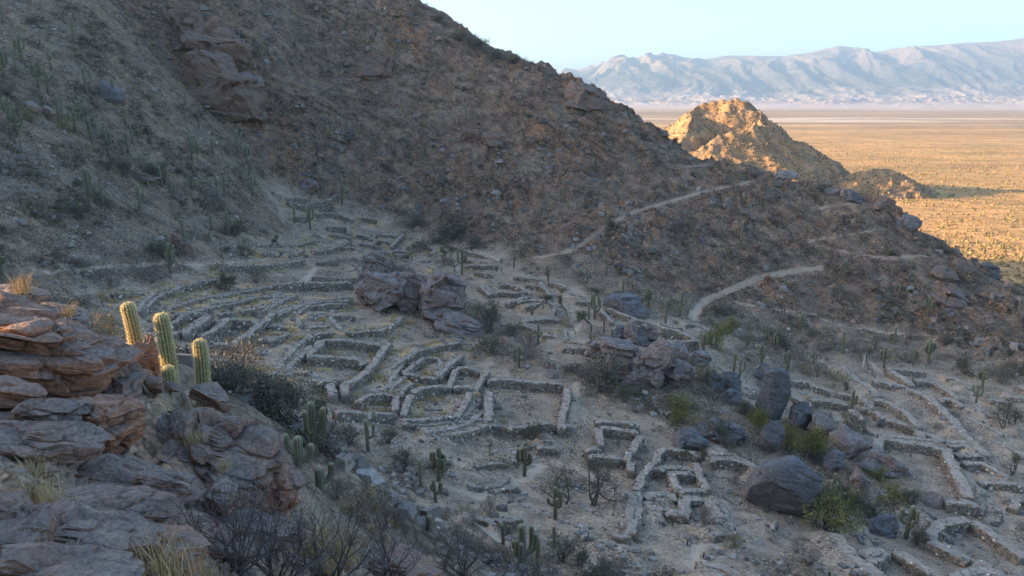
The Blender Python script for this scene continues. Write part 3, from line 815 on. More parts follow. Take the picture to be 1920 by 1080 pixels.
# ------------------------------------------------------------------ haze: the dry dusty air of the valley
def build_haze():
    x0, x1, y0, y1, z0, z1 = -16000, 29000, -400, 23000, -420, 1350
    v = [(x, y, z) for x in (x0, x1) for y in (y0, y1) for z in (z0, z1)]
    f = [(0, 1, 3, 2), (4, 6, 7, 5), (0, 4, 5, 1), (2, 3, 7, 6), (0, 2, 6, 4), (1, 5, 7, 3)]
    m = bpy.data.materials.new('valley_haze'); m.use_nodes = True
    nt = m.node_tree; nt.nodes.clear()
    o = nt.nodes.new('ShaderNodeOutputMaterial'); pv = nt.nodes.new('ShaderNodeVolumePrincipled')
    pv.inputs['Color'].default_value = (0.50, 0.74, 1.0, 1)
    pv.inputs['Density'].default_value = 4.8e-5
    pv.inputs['Anisotropy'].default_value = 0.2
    nt.links.new(pv.outputs[0], o.inputs['Volume'])
    h = obj('haze', mesh('haze', np.array(v), np.array(f), False), m)
    tag(h, 'thin pale haze filling the valley air', 'haze', kind='stuff')
build_haze()
print('land built', round(time.time() - T0, 1))

# ------------------------------------------------------------------ materials of the things
def mat_attr(name, rough=0.9, sc=6.0, contrast=0.5, bump=0.4, bd=0.05, objspace=False):
    t = NT(name)
    p = t.objc() if objspace else t.pos()
    n = t.noise(p, sc, 5, 0.65)
    c = t.mix(t.attr().outputs['Color'], t.ramp(n, [(0.3, (0.6, 0.6, 0.6)), (0.7, (1.4, 1.4, 1.4))]), contrast, 'MULTIPLY')
    t.b.inputs['Roughness'].default_value = rough
    return t.done(c, t.bump(n, bump, bd))
M_STONE = mat_attr('dry_stone', 0.9, 5.0, 0.5, 0.5, 0.06)
M_SHRUB = mat_attr('shrub_twigs', 0.9, 9.0, 0.3, 0.0, 0.01, True)
M_BARK = mat_attr('bark', 0.9, 12.0, 0.5, 0.5, 0.02, True)

def mat_rock(name, sc=1.0, a=(0.115, 0.122, 0.135), b=(0.20, 0.20, 0.20), red=(0.28, 0.17, 0.12), redamt=0.5, lichen=0.3):
    """weathered metamorphic rock: dark varnish above, redder where it has broken, pale flecks, cracks along the bedding"""
    wm = lambda c: (c[0] * 1.55, c[1] * 1.28, c[2] * 1.06)
    a, b, red = wm(a), wm(b), wm(red)
    t = NT(name)
    p = t.pos()
    n = t.noise(p, 0.7 * sc, 6, 0.68, 0.4)
    nf = t.noise(p, 5.0 * sc, 5, 0.7)
    pb = t.mapping(p, (1.8, 1.8, 0.3), (0.15, 0.30, 0.0), kind='TEXTURE')
    w = t.noise(pb, 1.1 * sc, 5, 0.65, 0.8)
    col = t.mix(a, b, t.ramp(n, [(0.35, (0, 0, 0)), (0.65, (1, 1, 1))]))
    rn = t.noise(p, 0.33 * sc, 4, 0.6)
    geo = t.n('ShaderNodeNewGeometry')
    sep = t.n('ShaderNodeSeparateXYZ'); t.l(geo.outputs['True Normal'], sep.inputs[0])
    # freshly broken overhanging and steep faces lack the dark varnish that forms on top
    side = t.math('SUBTRACT', 0.75, sep.outputs['Z'])
    rf = t.math('MULTIPLY', t.math('ADD', t.math('MULTIPLY', side, 0.55), t.math('SUBTRACT', rn, 0.36)), 2.2)
    rf2 = t.n('ShaderNodeClamp'); t.l(rf, rf2.inputs[0])
    col = t.mix(col, red, t.math('MULTIPLY', rf2.outputs[0], redamt))
    col = t.mix(col, t.ramp(nf, [(0.3, (0.5, 0.5, 0.52)), (0.7, (1.5, 1.47, 1.42))]), 0.8, 'MULTIPLY')
    col = t.mix(col, t.ramp(w, [(0.38, (0.5, 0.49, 0.48)), (0.5, (1.05, 1.05, 1.05))]), 0.55, 'MULTIPLY')
    # joints: thin dark cracks
    wc = t.mix(p, t.noise(p, 0.9 * sc, 4, 0.7, out=1), 0.5 / sc ** 0.5)
    mc = t.mapping(wc, (1.5, 1.5, 0.8), (0.15, 0.30, 0.0), kind='TEXTURE')
    ce = t.voro(mc, 0.75 * sc, 'DISTANCE_TO_EDGE')
    ck = t.ramp(t.noise(p, 0.6 * sc, 3, 0.6), [(0.42, (0, 0, 0)), (0.62, (1, 1, 1))])
    col = t.mix(col, t.ramp(ce, [(0.0, (0.35, 0.34, 0.34)), (0.022, (1.0, 1.0, 1.0))]), t.math('MULTIPLY', ck, 0.75), 'MULTIPLY')
    li = t.ramp(t.noise(p, 9.0 * sc, 3, 0.6), [(0.62, (0, 0, 0)), (0.70, (1, 1, 1))])
    col = t.mix(col, (0.42, 0.38, 0.32), t.math('MULTIPLY', li, lichen))
    t.b.inputs['Roughness'].default_value = 0.82
    nb = t.bump(w, 0.9, 0.4 / sc)
    nb = t.bump(nf, 0.7, 0.1 / sc, nb)
    nb = t.bump(t.ramp(ce, [(0.0, (0, 0, 0)), (0.03, (1, 1, 1))]), 0.3, 0.1 / sc, nb)
    return t.done(col, nb)
M_ROCK = mat_rock('valley_crag_rock', 1.0, redamt=0.32)
M_ROCKH = mat_rock('hillside_outcrop_rock', 0.8, (0.105, 0.10, 0.10), (0.15, 0.132, 0.118), (0.205, 0.132, 0.098), 0.5, 0.3)
M_ROCKD = mat_rock('dark_slab_rock', 0.9, (0.080, 0.098, 0.118), (0.125, 0.145, 0.165), (0.2, 0.15, 0.13), 0.18, 0.25)
M_ROCKR = mat_rock('red_ledge_rock', 3.0, (0.13, 0.122, 0.12), (0.20, 0.165, 0.142), (0.31, 0.17, 0.11), 1.0, 0.15)
M_ROCKF = mat_rock('foreground_slate', 3.5, (0.118, 0.114, 0.116), (0.19, 0.174, 0.158), (0.25, 0.16, 0.115), 0.75, 0.25)

# ------------------------------------------------------------------ dry-stone walls
BOX = np.array([(-1,-1,-1),(1,-1,-1),(1,1,-1),(-1,1,-1),(-1,-1,1),(1,-1,1),(1,1,1),(-1,1,1)], float) * 0.5
BOXF = np.array([(4,5,6,7),(0,1,5,4),(1,2,6,5),(2,3,7,6),(3,0,4,7)])
def stones(cent, size, yaw, tilt, col, g):
    """many rough blocks as one vertex / face block"""
    n = len(cent)
    b = BOX[None] * (1 + g.uniform(-0.28, 0.28, (n, 8, 3)))
    # taper the upper corners so that no block is a clean box
    b[:, 4:, :2] *= g.uniform(0.6, 0.95, (n, 1, 2))
    b = b * size[:, None, :]
    ct, st_ = np.cos(tilt), np.sin(tilt)
    y = b[:, :, 1] * ct[:, None] - b[:, :, 2] * st_[:, None]; z = b[:, :, 1] * st_[:, None] + b[:, :, 2] * ct[:, None]
    b[:, :, 1] = y; b[:, :, 2] = z
    c, s = np.cos(yaw), np.sin(yaw)
    x = b[:, :, 0] * c[:, None] - b[:, :, 1] * s[:, None]; y = b[:, :, 0] * s[:, None] + b[:, :, 1] * c[:, None]
    b[:, :, 0] = x; b[:, :, 1] = y
    v = (b + cent[:, None, :]).reshape(-1, 3)
    f = (BOXF[None] + 8 * np.arange(n)[:, None, None]).reshape(-1, 4)
    return v, f, np.repeat(col, 8, 0)
def stone_cols(n, g, warm=0.14):
    base_ = np.array([0.205, 0.185, 0.165])
    c = base_[None] * g.uniform(0.5, 1.45, (n, 1)) * np.array([1, 1, 1])[None]
    w = g.random(n) < warm
    c[w] *= np.array([1.15, 0.98, 0.86])
    q = g.random(n) < 0.035
    c[q] = np.array([0.55, 0.53, 0.5])
    return c * np.array([1.30, 1.11, 0.89])
def resample(pts, step):
    d = np.concatenate([[0], np.cumsum(np.hypot(np.diff(pts[:, 0]), np.diff(pts[:, 1])))])
    n = max(2, int(d[-1] / step) + 1)
    t = np.linspace(0, d[-1], n)
    return np.stack([np.interp(t, d, pts[:, 0]), np.interp(t, d, pts[:, 1])], 1), d[-1]
def wall_mesh(pts, h, w, seed):
    w = w * 0.95; h = h * 1.1
    g = np.random.default_rng(seed)
    q, L = resample(pts, 0.45)
    # hand-laid lines are never straight
    tx = np.gradient(q[:, 0]); ty = np.gradient(q[:, 1])
    ln = np.maximum(np.hypot(tx, ty), 1e-6); nx, ny = -ty / ln, tx / ln
    wob = 0.16 * perlin(np.arange(len(q)) * 0.22, np.full(len(q), seed * 1.7), 3)
    q = q + np.stack([nx, ny], 1) * wob[:, None]
    gzv = ground(q[:, 0], q[:, 1]) - look(bank_h, q[:, 0], q[:, 1], 0.0) * (1 - hillmask(q[:, 0], q[:, 1]))
    for _ in range(2): gzv[1:-1] = 0.5 * gzv[1:-1] + 0.25 * (gzv[:-2] + gzv[2:])
    k = np.arange(len(q))
    hh = h * (0.97 + 0.14 * perlin(k * 0.13, np.full(len(q), seed * 0.9 + 5.5), 8) + 0.05 * perlin(k * 0.6, np.full(len(q), seed * 0.3), 9))
    hh[0] *= 0.8; hh[-1] *= 0.8              # ends have crumbled
    # on a slope a dry-stone wall keeps its top level, so the downhill face is the taller one
    prof = [(-0.55, -0.5), (-0.52, 0.6), (-0.49, 0.97), (-0.2, 1.0), (0.2, 1.0), (0.49, 0.97), (0.52, 0.6), (0.55, -0.5)]
    ww = w * (1 + 0.18 * perlin(k * 0.3, np.full(len(q), seed * 2.1), 4))
    V = []
    for (a, b) in prof:
        z = gzv + (hh * b if b > 0 else -0.6)
        V.append(np.stack([q[:, 0] + nx * ww * a, q[:, 1] + ny * ww * a, z], 1))
    V = np.stack(V, 1)
    V[:, 1:-1] += g.normal(0, 0.035, V[:, 1:-1].shape)
    nr, nc = len(q), len(prof)
    v0 = V.reshape(-1, 3)
    i = np.arange(nr - 1)[:, None] * nc + np.arange(nc - 1)[None]
    f0 = np.stack([i, i + nc, i + nc + 1, i + 1], -1).reshape(-1, 4)
    caps = np.array([[0, 1, 6, 7], [1, 2, 5, 6], [2, 3, 4, 5]])
    f0 = np.concatenate([f0, caps, caps[:, ::-1] + (nr - 1) * nc])
    c0 = np.tile(np.array([0.17, 0.158, 0.148]), (len(v0), 1)) * g.uniform(0.75, 1.2, (len(v0), 1))
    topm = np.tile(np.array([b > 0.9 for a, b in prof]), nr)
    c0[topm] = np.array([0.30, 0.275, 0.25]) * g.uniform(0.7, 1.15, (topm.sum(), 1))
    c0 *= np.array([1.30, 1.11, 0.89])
    # facing stones in rough courses, then loose ones along the top and the foot
    C, S, Yw, Tl = [], [], [], []
    yawk = np.arctan2(ty, tx)
    rows = max(2, int(round(h / 0.27)))
    nst = int(L / 0.33)
    for side in (-1, 1):
        for r in range(rows):
            n = max(2, nst)
            t = (np.arange(n) + g.uniform(-0.4, 0.4, n)) / n * (len(q) - 1)
            t = np.clip(t, 0, len(q) - 1.001); j = t.astype(int); fr = t - j
            lerp = lambda a: a[j] + (a[j + 1] - a[j]) * fr
            zz = (r + 0.42 + g.uniform(-0.15, 0.15, n)) / rows
            off = lerp(ww) * (0.54 - 0.05 * zz) * side + g.normal(0, 0.035, n)
            C.append(np.stack([lerp(q[:, 0]) + lerp(nx) * off, lerp(q[:, 1]) + lerp(ny) * off, lerp(gzv) + lerp(hh) * zz], 1))
            S.append(np.stack([g.uniform(0.2, 0.48, n), g.uniform(0.10, 0.2, n), g.uniform(0.13, 0.27, n)], 1))
            Yw.append(lerp(yawk) + g.normal(0, 0.25, n)); Tl.append(g.normal(0, 0.2, n))
    n = max(3, int(L / 0.36))
    t = g.uniform(0, len(q) - 1.001, n); j = t.astype(int); fr = t - j
    lerp = lambda a: a[j] + (a[j + 1] - a[j]) * fr
    off = lerp(ww) * g.uniform(-0.5, 0.5, n)
    C.append(np.stack([lerp(q[:, 0]) + lerp(nx) * off, lerp(q[:, 1]) + lerp(ny) * off, lerp(gzv) + lerp(hh) * 0.98], 1))
    S.append(np.stack([g.uniform(0.14, 0.4, n), g.uniform(0.14, 0.34, n), g.uniform(0.05, 0.13, n)], 1))
    Yw.append(g.uniform(0, 6.3, n)); Tl.append(g.normal(0, 0.1, n))
    n = max(3, int(L / 0.6))
    t = g.uniform(0, len(q) - 1.001, n); j = t.astype(int); fr = t - j
    off = lerp(ww) * g.choice([-1, 1], n) * g.uniform(0.6, 1.25, n)
    fx = lerp(q[:, 0]) + lerp(nx) * off; fy = lerp(q[:, 1]) + lerp(ny) * off
    C.append(np.stack([fx, fy, ground(fx, fy) + 0.04], 1))
    S.append(np.stack([g.uniform(0.12, 0.36, n), g.uniform(0.12, 0.3, n), g.uniform(0.1, 0.22, n)], 1))
    Yw.append(g.uniform(0, 6.3, n)); Tl.append(g.normal(0, 0.3, n))
    C = np.concatenate(C); S = np.concatenate(S); Yw = np.concatenate(Yw); Tl = np.concatenate(Tl)
    v1, f1, c1 = stones(C, S, Yw, Tl, stone_cols(len(C), g), g)
    return (v0, f0, c0), (v1, f1, c1)

nwall = 0; wall_len = 0
for ri, (nm, lb, h, w, gl) in enumerate(WALLS):
    if not gl:
        continue
    allp = np.concatenate(gl); cx, cy = allp[:, 0].mean(), allp[:, 1].mean()
    org = np.array([cx, cy, gz(cx, cy)])
    root = empty(nm, org)
    tag(root, lb, 'enclosure' if nm == 'stone_enclosure' else 'wall', 'dry-stone enclosures of the ruins' if nm == 'stone_enclosure' else 'dry-stone terrace walls of the ruins')
    for wi, p in enumerate(gl):
        A_, B_ = wall_mesh(p, h, w, ri * 17 + wi)
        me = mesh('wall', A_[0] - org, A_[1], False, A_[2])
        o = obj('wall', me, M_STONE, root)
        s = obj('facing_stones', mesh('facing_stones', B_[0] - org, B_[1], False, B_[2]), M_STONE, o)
        s['kind'] = 'stuff'
        nwall += 1
        wall_len += len(B_[1]) // 5
print('walls', nwall, 'stones', wall_len, round(time.time() - T0, 1))

# ------------------------------------------------------------------ rocks
import bmesh
_ico = {}
def ico(n):
    if n not in _ico:
        bm = bmesh.new(); bmesh.ops.create_icosphere(bm, subdivisions=n, radius=1.0)
        bm.verts.ensure_lookup_table()
        v = np.array([q.co[:] for q in bm.verts]); f = np.array([[a.index for a in p.verts] for p in bm.faces])
        bm.free(); _ico[n] = (v, f)
    return _ico[n]
def rotm(rx, ry, rz):
    return np.array(Matrix.Rotation(rz, 3, 'Z') @ Matrix.Rotation(ry, 3, 'Y') @ Matrix.Rotation(rx, 3, 'X'))
def rock_mesh(dims, seed, sub=4, facets=9, cut=(0.62, 0.92), layers=0.0, rough=0.10, crack=0.0, rot=(0, 0, 0), lk=0.22, joints=None, jamp=0.065, flare=0.0):
    """faceted weathered boulder: a ball cut by random planes, split along its bedding, then roughened"""
    g = np.random.default_rng(seed)
    if joints is None: joints = {2: 0, 3: 0, 4: 14, 5: 34, 6: 60}[sub]
    v, f = ico(sub)
    p = v.copy()
    p = np.sign(p) * np.abs(p) ** 0.62                   # towards a block
    p /= np.max(np.abs(p))
    nn = g.normal(size=(facets, 3)); nn /= np.linalg.norm(nn, axis=1)[:, None]
    for n_ in nn:
        d = p @ n_ - g.uniform(*cut)
        p = p - np.maximum(d, 0)[:, None] * n_[None]
    dims = np.array(dims, float)
    p = p * dims[None] * 0.5
    m = dims.mean()
    if layers > 0:
        s = p[:, 2] / (lk * dims[2]) + 0.5 * fbm3(p, 1.2 / m, 2, seed)
        k = np.floor(s); fr = s - k
        off = (_hash(k.astype(np.int64), k.astype(np.int64) * 3 + seed, 5) / 4294967296.0 - 0.5)
        edge = np.minimum(fr, 1 - fr)
        r = np.stack([p[:, 0], p[:, 1], np.zeros(len(p))], 1)
        r /= np.maximum(np.linalg.norm(r, axis=1), 1e-3 * m)[:, None]
        hor = np.hypot(p[:, 0] / dims[0], p[:, 1] / dims[1])
        amt = layers * dims[:2].mean() * (off * 1.0 - 0.35 * (1 - smooth(0.0, 0.16, edge))) * smooth(0.12, 0.35, hor)
        p = p + r * amt[:, None]
    nrm = p / np.maximum(np.linalg.norm(p, axis=1), 1e-6)[:, None]
    # joints: blocks between cracks stand at slightly different depths
    if joints:
        sd = g.uniform(-0.55, 0.55, (joints, 3)) * dims[None]
        an = np.array([1.0, 1.0, 1.7])
        wv = p + 0.06 * m * np.stack([fbm3(p, 2.2 / m, 2, seed + 31), fbm3(p, 2.2 / m, 2, seed + 37), fbm3(p, 2.2 / m, 2, seed + 41)], 1)
        dd = np.sqrt((((wv[:, None] - sd[None]) * an) ** 2).sum(2))
        o2 = np.partition(dd, 1, axis=1)
        e = (o2[:, 1] - o2[:, 0]) / m
        idx = dd.argmin(1)
        offs = g.uniform(-1, 1, joints)
        tl = g.normal(0, 0.22, (joints, 3))
        loc_ = p - sd[idx]
        p = p + nrm * (jamp * m * offs[idx] - 0.75 * jamp * m * (1 - smooth(0.0, 0.05, e)) + (loc_ * tl[idx]).sum(1) * 0.35)[:, None]
    n1 = fbm3(p, 2.2 / m, 3, seed + 3, 0.55)
    d = rough * m * (0.35 * n1 + 0.16 * (0.5 - np.abs(fbm3(p, 6.5 / m, 3, seed + 5, 0.6))))
    if crack > 0:
        cr = np.abs(fbm3(p, 1.3 / m, 2, seed + 9))
        d = d - crack * m * (1 - smooth(0.0, 0.06, cr))
    p = p + nrm * d[:, None]
    p = p @ rotm(*rot).T
    if flare:
        k = np.clip(0.35 - p[:, 2] / dims[2], 0, 1.0)
        p[:, :2] *= (1 + flare * k * 1.3)[:, None]
    return p, f
def rock(name, loc, dims, seed, mat, label=None, cat='rock', group=None, parent=None, **kw):
    p, f = rock_mesh(dims, seed, **kw)
    o = obj(name, mesh(name, p, f, False), mat, parent)
    me = o.data
    o.location = loc
    if label: tag(o, label, cat, group)
    return o
def pxs(y):           # metres per photograph pixel at distance y
    return y / FPX * 1.03

def seat(u, v, y=None, dz=0.0):
    """ground point under a photograph pixel"""
    if y is not None:
        return np.array(P(u, v, y))
    for k in range(40):                       # a thing on the skyline: step down to the crest
        p = cast(u, v + 1.5 * k, 0, y0=22.0)
        if p is not None and base(p[0:1], p[1:2])[0] > plain(p[0:1], p[1:2])[0] + 1.0:
            break
    p[2] = gz(p[0], p[1]) + dz
    return p
def rock_px(name, key, X, Y, wpx, hpx, label, mat, depth=0.8, sink=0.25, seed=1, **kw):
    """a boulder whose foot shows at crop pixel X,Y and that is wpx x hpx crop pixels large"""
    u, v = cpx(key, X, Y)
    b = seat(u, v)
    s = pxs(b[1]) / 3.5556
    w, h = wpx * s, hpx * s * 1.05
    d = w * depth
    h2 = h * (1 + sink)
    kw['rough'] = kw.get('rough', 0.08) * 1.5
    kw.setdefault('flare', 0.3)
    return rock(name, (b[0], b[1] + d * 0.42, b[2] + h2 * 0.5 - h * sink), (w, d, h2), seed, mat, label, **kw)

crag_g = 'rock crags among the ruins'
# great smooth boulder at lower right, with its undercut foot
rock_px('great_boulder', '7', 320, 680, 470, 420, 'great dark smooth boulder with an undercut reddish foot, largest in the ruins', M_ROCKD, 0.75, 0.12, 31, sub=5, facets=7, cut=(0.66, 0.9), rough=0.06, rot=(0.1, 0.28, 0.1), joints=6, jamp=0.015)
rock_px('slab_crag', '6', 250, 840, 210, 400, 'tall dark pointed slab crag right of the leafless bush', M_ROCKD, 0.6, 0.15, 58, sub=5, facets=12, cut=(0.5, 0.85), rough=0.05, crack=0.02, rot=(0.12, 0.0, 0.2), joints=8, jamp=0.03, flare=0.75)
rock_px('crag_block', '6', 440, 900, 130, 200, 'dark squared block standing against the right side of the slab crag', M_ROCKD, 0.8, 0.1, 33, sub=4, facets=9, cut=(0.6, 0.9), rough=0.04)
rock_px('crag_block', '6', 580, 960, 170, 240, 'pale-footed split block right of the squared block', M_ROCK, 0.8, 0.1, 34, sub=4, facets=9, cut=(0.55, 0.88), rough=0.07, crack=0.03)
rock_px('crag_block', '6', 185, 560, 120, 130, 'small dark cap rock on the peak behind the slab crag', M_ROCKD, 0.9, 0.1, 35, sub=4, facets=8, rough=0.05)
rock_px('crag_block', '6', 230, 1060, 150, 230, 'narrow dark leaning slab above the great boulder', M_ROCKD, 0.5, 0.1, 36, sub=4, facets=8, cut=(0.55, 0.85), rough=0.05, rot=(0.15, 0.1, 0.3))
rock_px('crag_block', '7', 780, 300, 260, 180, 'broken ledge rocks right of the yellow-green bushes', M_ROCK, 0.8, 0.3, 37, sub=4, facets=9, layers=0.10, rough=0.08, rot=(0, 0.25, 0))
rock_px('crag_block', '7', 1000, 400, 380, 130, 'pale tilted ledge beside the great four-sided enclosure', M_ROCK, 0.6, 0.4, 38, sub=4, facets=9, layers=0.14, rough=0.08, rot=(0, 0.32, 0.2))
rock_px('crag_block', '7', 1330, 610, 130, 90, 'pale grey boulder at the corner of the great four-sided enclosure', M_ROCK, 0.9, 0.3, 39, sub=4, facets=8, rough=0.06)
rock_px('crag_block', '7', 830, 510, 130, 110, 'grey slab below the cactus beside the great boulder', M_ROCK, 0.8, 0.3, 40, sub=4, facets=8, layers=0.06, rough=0.06, rot=(0.2, 0.3, 0))
rock_px('crag_block', '7', 680, 400, 150, 110, 'blue-grey slab under the yellow-green bushes', M_ROCKD, 0.8, 0.3, 41, sub=4, facets=8, rough=0.06, rot=(0.2, 0.2, 0))
rock_px('crag_block', '7', 1010, 800, 230, 110, 'low round rock behind the dark two-stemmed cactus', M_ROCKD, 0.9, 0.3, 42, sub=4, facets=7, rough=0.06)
# middle crag group
rock_px('stacked_boulder', '8', 1005, 590, 90, 150, 'left upright boulder of the stacked group near the raised enclosure', M_ROCK, 0.9, 0.1, 43, sub=4, facets=10, rough=0.08)
rock_px('stacked_boulder', '8', 1075, 600, 100, 130, 'dark middle boulder of the stacked group near the raised enclosure', M_ROCKD, 0.9, 0.1, 44, sub=4, facets=10, rough=0.06)
rock_px('stacked_boulder', '8', 1140, 580, 110, 110, 'pinkish right-hand boulder of the stacked group near the raised enclosure', M_ROCK, 0.9, 0.1, 45, sub=4, facets=9, layers=0.08, rough=0.07)
rock_px('stacked_boulder', '8', 935, 575, 110, 80, 'low left boulder of the stacked group near the raised enclosure', M_ROCKD, 0.9, 0.2, 46, sub=4, facets=9, rough=0.07)
rock_px('crag', '8', 1140, 930, 380, 360, 'broad cracked grey crag below the stacked boulders', M_ROCK, 0.7, 0.1, 147, sub=5, facets=10, cut=(0.5, 0.85), layers=0.07, rough=0.10, crack=0.035, rot=(-0.1, 0.2, 0.1), lk=0.13)
rock_px('crag', '8', 960, 760, 330, 170, 'tilted ledges left of the broad cracked crag', M_ROCK, 0.8, 0.3, 48, sub=5, facets=9, layers=0.16, rough=0.09, rot=(0, 0.3, 0), lk=0.16)
rock_px('crag', '8', 790, 680, 190, 90, 'low layered ledge beside the wall stub, left of the stacked boulders', M_ROCK, 0.8, 0.3, 49, sub=5, facets=9, layers=0.2, rough=0.08, rot=(0, 0.2, 0))
rock_px('crag', '8', 1300, 690, 170, 110, 'brown rounded rock under the raised enclosure wall', M_ROCK, 0.8, 0.3, 50, sub=4, facets=8, rough=0.09)
rock_px('crag_block', '8', 1475, 750, 140, 100, 'dark rounded boulder under a clump of small cacti', M_ROCKD, 0.9, 0.1, 51, sub=4, facets=9, rough=0.05)
rock_px('crag_block', '8', 1665, 910, 150, 140, 'dark cracked boulder left of the slab crag', M_ROCKD, 0.9, 0.15, 52, sub=4, facets=9, rough=0.06, crack=0.02)
rock_px('crag_block', '8', 1570, 900, 110, 150, 'leaning dark slab left of the dark cracked boulder', M_ROCKD, 0.6, 0.15, 53, sub=4, facets=9, rough=0.06, rot=(0, -0.3, 0))
rock_px('crag_block', '8', 1690, 1000, 150, 110, 'pointed dark rock below the dark cracked boulder', M_ROCKD, 0.8, 0.2, 54, sub=4, facets=9, rough=0.05, rot=(0, 0.4, 0))
rock_px('crag', '8', 1320, 900, 260, 170, 'rough broken slope of rock right of the broad cracked crag', M_ROCK, 0.8, 0.3, 155, sub=5, facets=10, layers=0.12, rough=0.12, crack=0.03, rot=(0.2, 0.2, 0))
rock_px('crag_block', '5', 790, 250, 200, 130, 'dark rock bench above the small sunken cell', M_ROCKD, 0.8, 0.3, 56, sub=4, facets=9, rough=0.08, rot=(0.1, 0.2, 0))
rock_px('crag_block', '5', 990, 190, 330, 130, 'low dark ledge between two olive bushes above the bowed wall', M_ROCKD, 0.7, 0.3, 57, sub=4, facets=9, layers=0.12, rough=0.09, rot=(0, 0.15, 0))
rock_px('smooth_dome', '8', 970, 400, 250, 110, 'low smooth grey rock dome at the foot of the hill', M_ROCKD, 0.9, 0.4, 58, sub=4, facets=5, rough=0.05)
rock_px('monolith', '8', 347, 400, 22, 75, 'pale upright stone post in the middle pen', M_ROCK, 0.8, 0.2, 59, sub=2, facets=6, rough=0.03)
rock_px('loose_boulder', '8', 480, 820, 80, 50, 'rounded grey boulder on the bank behind the big squarish enclosure', M_ROCK, 0.9, 0.3, 60, sub=3, facets=7, rough=0.05)
rock_px('standing_slab', '2', 1545, 620, 45, 55, 'pale upright slab against the back wall of the big squarish enclosure', M_ROCK, 0.5, 0.2, 61, sub=3, facets=7, rough=0.04)
rock_px('loose_stone', '2', 1503, 662, 40, 20, 'small whitish stone on the floor of the big squarish enclosure', M_ROCK, 0.9, 0.2, 62, sub=2, facets=6, rough=0.05)
rock_px('standing_slab', '6', 965, 862, 40, 70, 'upright slab at the mouth of the pair of small rooms', M_ROCKD, 0.5, 0.2, 63, sub=3, facets=7, rough=0.04)
# split crag left of centre
rock_px('crag', 'g', 610, 1085, 260, 290, 'left block of the split layered crag above the yellow grass', M_ROCK, 0.8, 0.1, 164, sub=5, facets=10, cut=(0.58, 0.9), layers=0.10, rough=0.08, crack=0.03, rot=(0, 0.28, 0), lk=0.14)
rock_px('crag', 'g', 800, 1085, 250, 280, 'middle block of the split layered crag above the yellow grass', M_ROCK, 0.8, 0.1, 165, sub=5, facets=10, cut=(0.58, 0.9), layers=0.09, rough=0.08, crack=0.03, rot=(0, 0.22, 0), lk=0.14)
rock_px('crag', 'g', 1000, 1150, 330, 360, 'largest, right-hand block of the split layered crag above the yellow grass', M_ROCK, 0.8, 0.1, 166, sub=5, facets=11, cut=(0.58, 0.9), layers=0.08, rough=0.08, crack=0.04, rot=(0, 0.3, 0.1), lk=0.12)
rock_px('crag', 'g', 560, 890, 190, 170, 'tilted upper slab on the left shoulder of the split crag', M_ROCK, 0.8, 0.2, 67, sub=5, facets=9, layers=0.16, rough=0.07, rot=(0, 0.35, 0))
rock_px('crag', '2', 1080, 230, 320, 100, 'long low toe of the split crag running right', M_ROCK, 0.7, 0.4, 68, sub=5, facets=9, layers=0.12, rough=0.09, rot=(0, 0.3, 0))
rock_px('loose_boulder', 'g', 140, 305, 105, 95, 'brown leaning boulder at the head of the gully', M_ROCK, 0.9, 0.1, 69, sub=4, facets=8, rough=0.06, rot=(0, 0.5, 0))
# outcrops on the hillside
rock_px('hill_outcrop', 'a', 1370, 480, 400, 330, 'upper bulging brown outcrop on the left of the great hill', M_ROCKH, 0.8, 0.2, 70, sub=5, facets=10, layers=0.06, rough=0.10, crack=0.03, rot=(0, 0.25, 0), lk=0.2)
rock_px('hill_outcrop', 'a', 1400, 730, 480, 330, 'lower bulging brown outcrop on the left of the great hill', M_ROCKH, 0.8, 0.3, 71, sub=5, facets=10, layers=0.06, rough=0.10, crack=0.03, rot=(0, 0.3, 0), lk=0.2)
rock_px('hill_outcrop', 'a', 1230, 280, 200, 230, 'shadowed crag above the upper bulging outcrop', M_ROCKH, 0.8, 0.3, 72, sub=5, facets=10, rough=0.12, crack=0.03)
rock_px('hill_outcrop', 'b', 800, 560, 190, 170, 'reddish overhanging block in the middle of the great hill', M_ROCKH, 0.7, 0.3, 73, sub=4, facets=9, layers=0.08, rough=0.10, rot=(0, 0.3, 0))
rock_px('hill_outcrop', 'b', 1430, 990, 120, 90, 'orange rock knob above the hill footpath', M_ROCKH, 0.8, 0.3, 74, sub=4, facets=9, rough=0.09)
rock_px('hill_outcrop', 'b', 1570, 1050, 130, 90, 'second orange rock knob, to the right of the first', M_ROCKH, 0.8, 0.3, 75, sub=4, facets=9, rough=0.09)
rock_px('hill_outcrop', 'c', 480, 540, 260, 170, 'craggy brow on the skyline of the great hill', M_ROCKH, 0.8, 0.3, 76, sub=4, facets=9, layers=0.12, rough=0.12, crack=0.03, rot=(0, 0.3, 0))
rock_px('hill_outcrop', 'e', 1390, 800, 160, 80, 'pale ledge near the end of the spur', M_ROCKH, 0.8, 0.3, 77, sub=4, facets=9, layers=0.14, rough=0.09, rot=(0, 0.2, 0))
rock_px('hill_outcrop', 'e', 1690, 800, 130, 90, 'dark jutting rock on the lower skyline of the spur', M_ROCKD, 0.8, 0.3, 78, sub=4, facets=9, layers=0.12, rough=0.09)
rock_px('hill_outcrop', 'e', 990, 380, 120, 80, 'pale rock on the crest of the spur above the zigzag path', M_ROCKH, 0.8, 0.3, 79, sub=4, facets=9, rough=0.09)
rock_px('hill_outcrop', 'e', 1170, 500, 150, 120, 'dark jagged rock on the crest below the pale one', M_ROCKD, 0.8, 0.3, 80, sub=4, facets=10, rough=0.12, rot=(0, 0.4, 0))
rock_px('hill_outcrop', 'e', 790, 290, 100, 75, 'dark jagged crest rock beside the square tower stump', M_ROCKD, 0.8, 0.2, 81, sub=4, facets=10, rough=0.12)
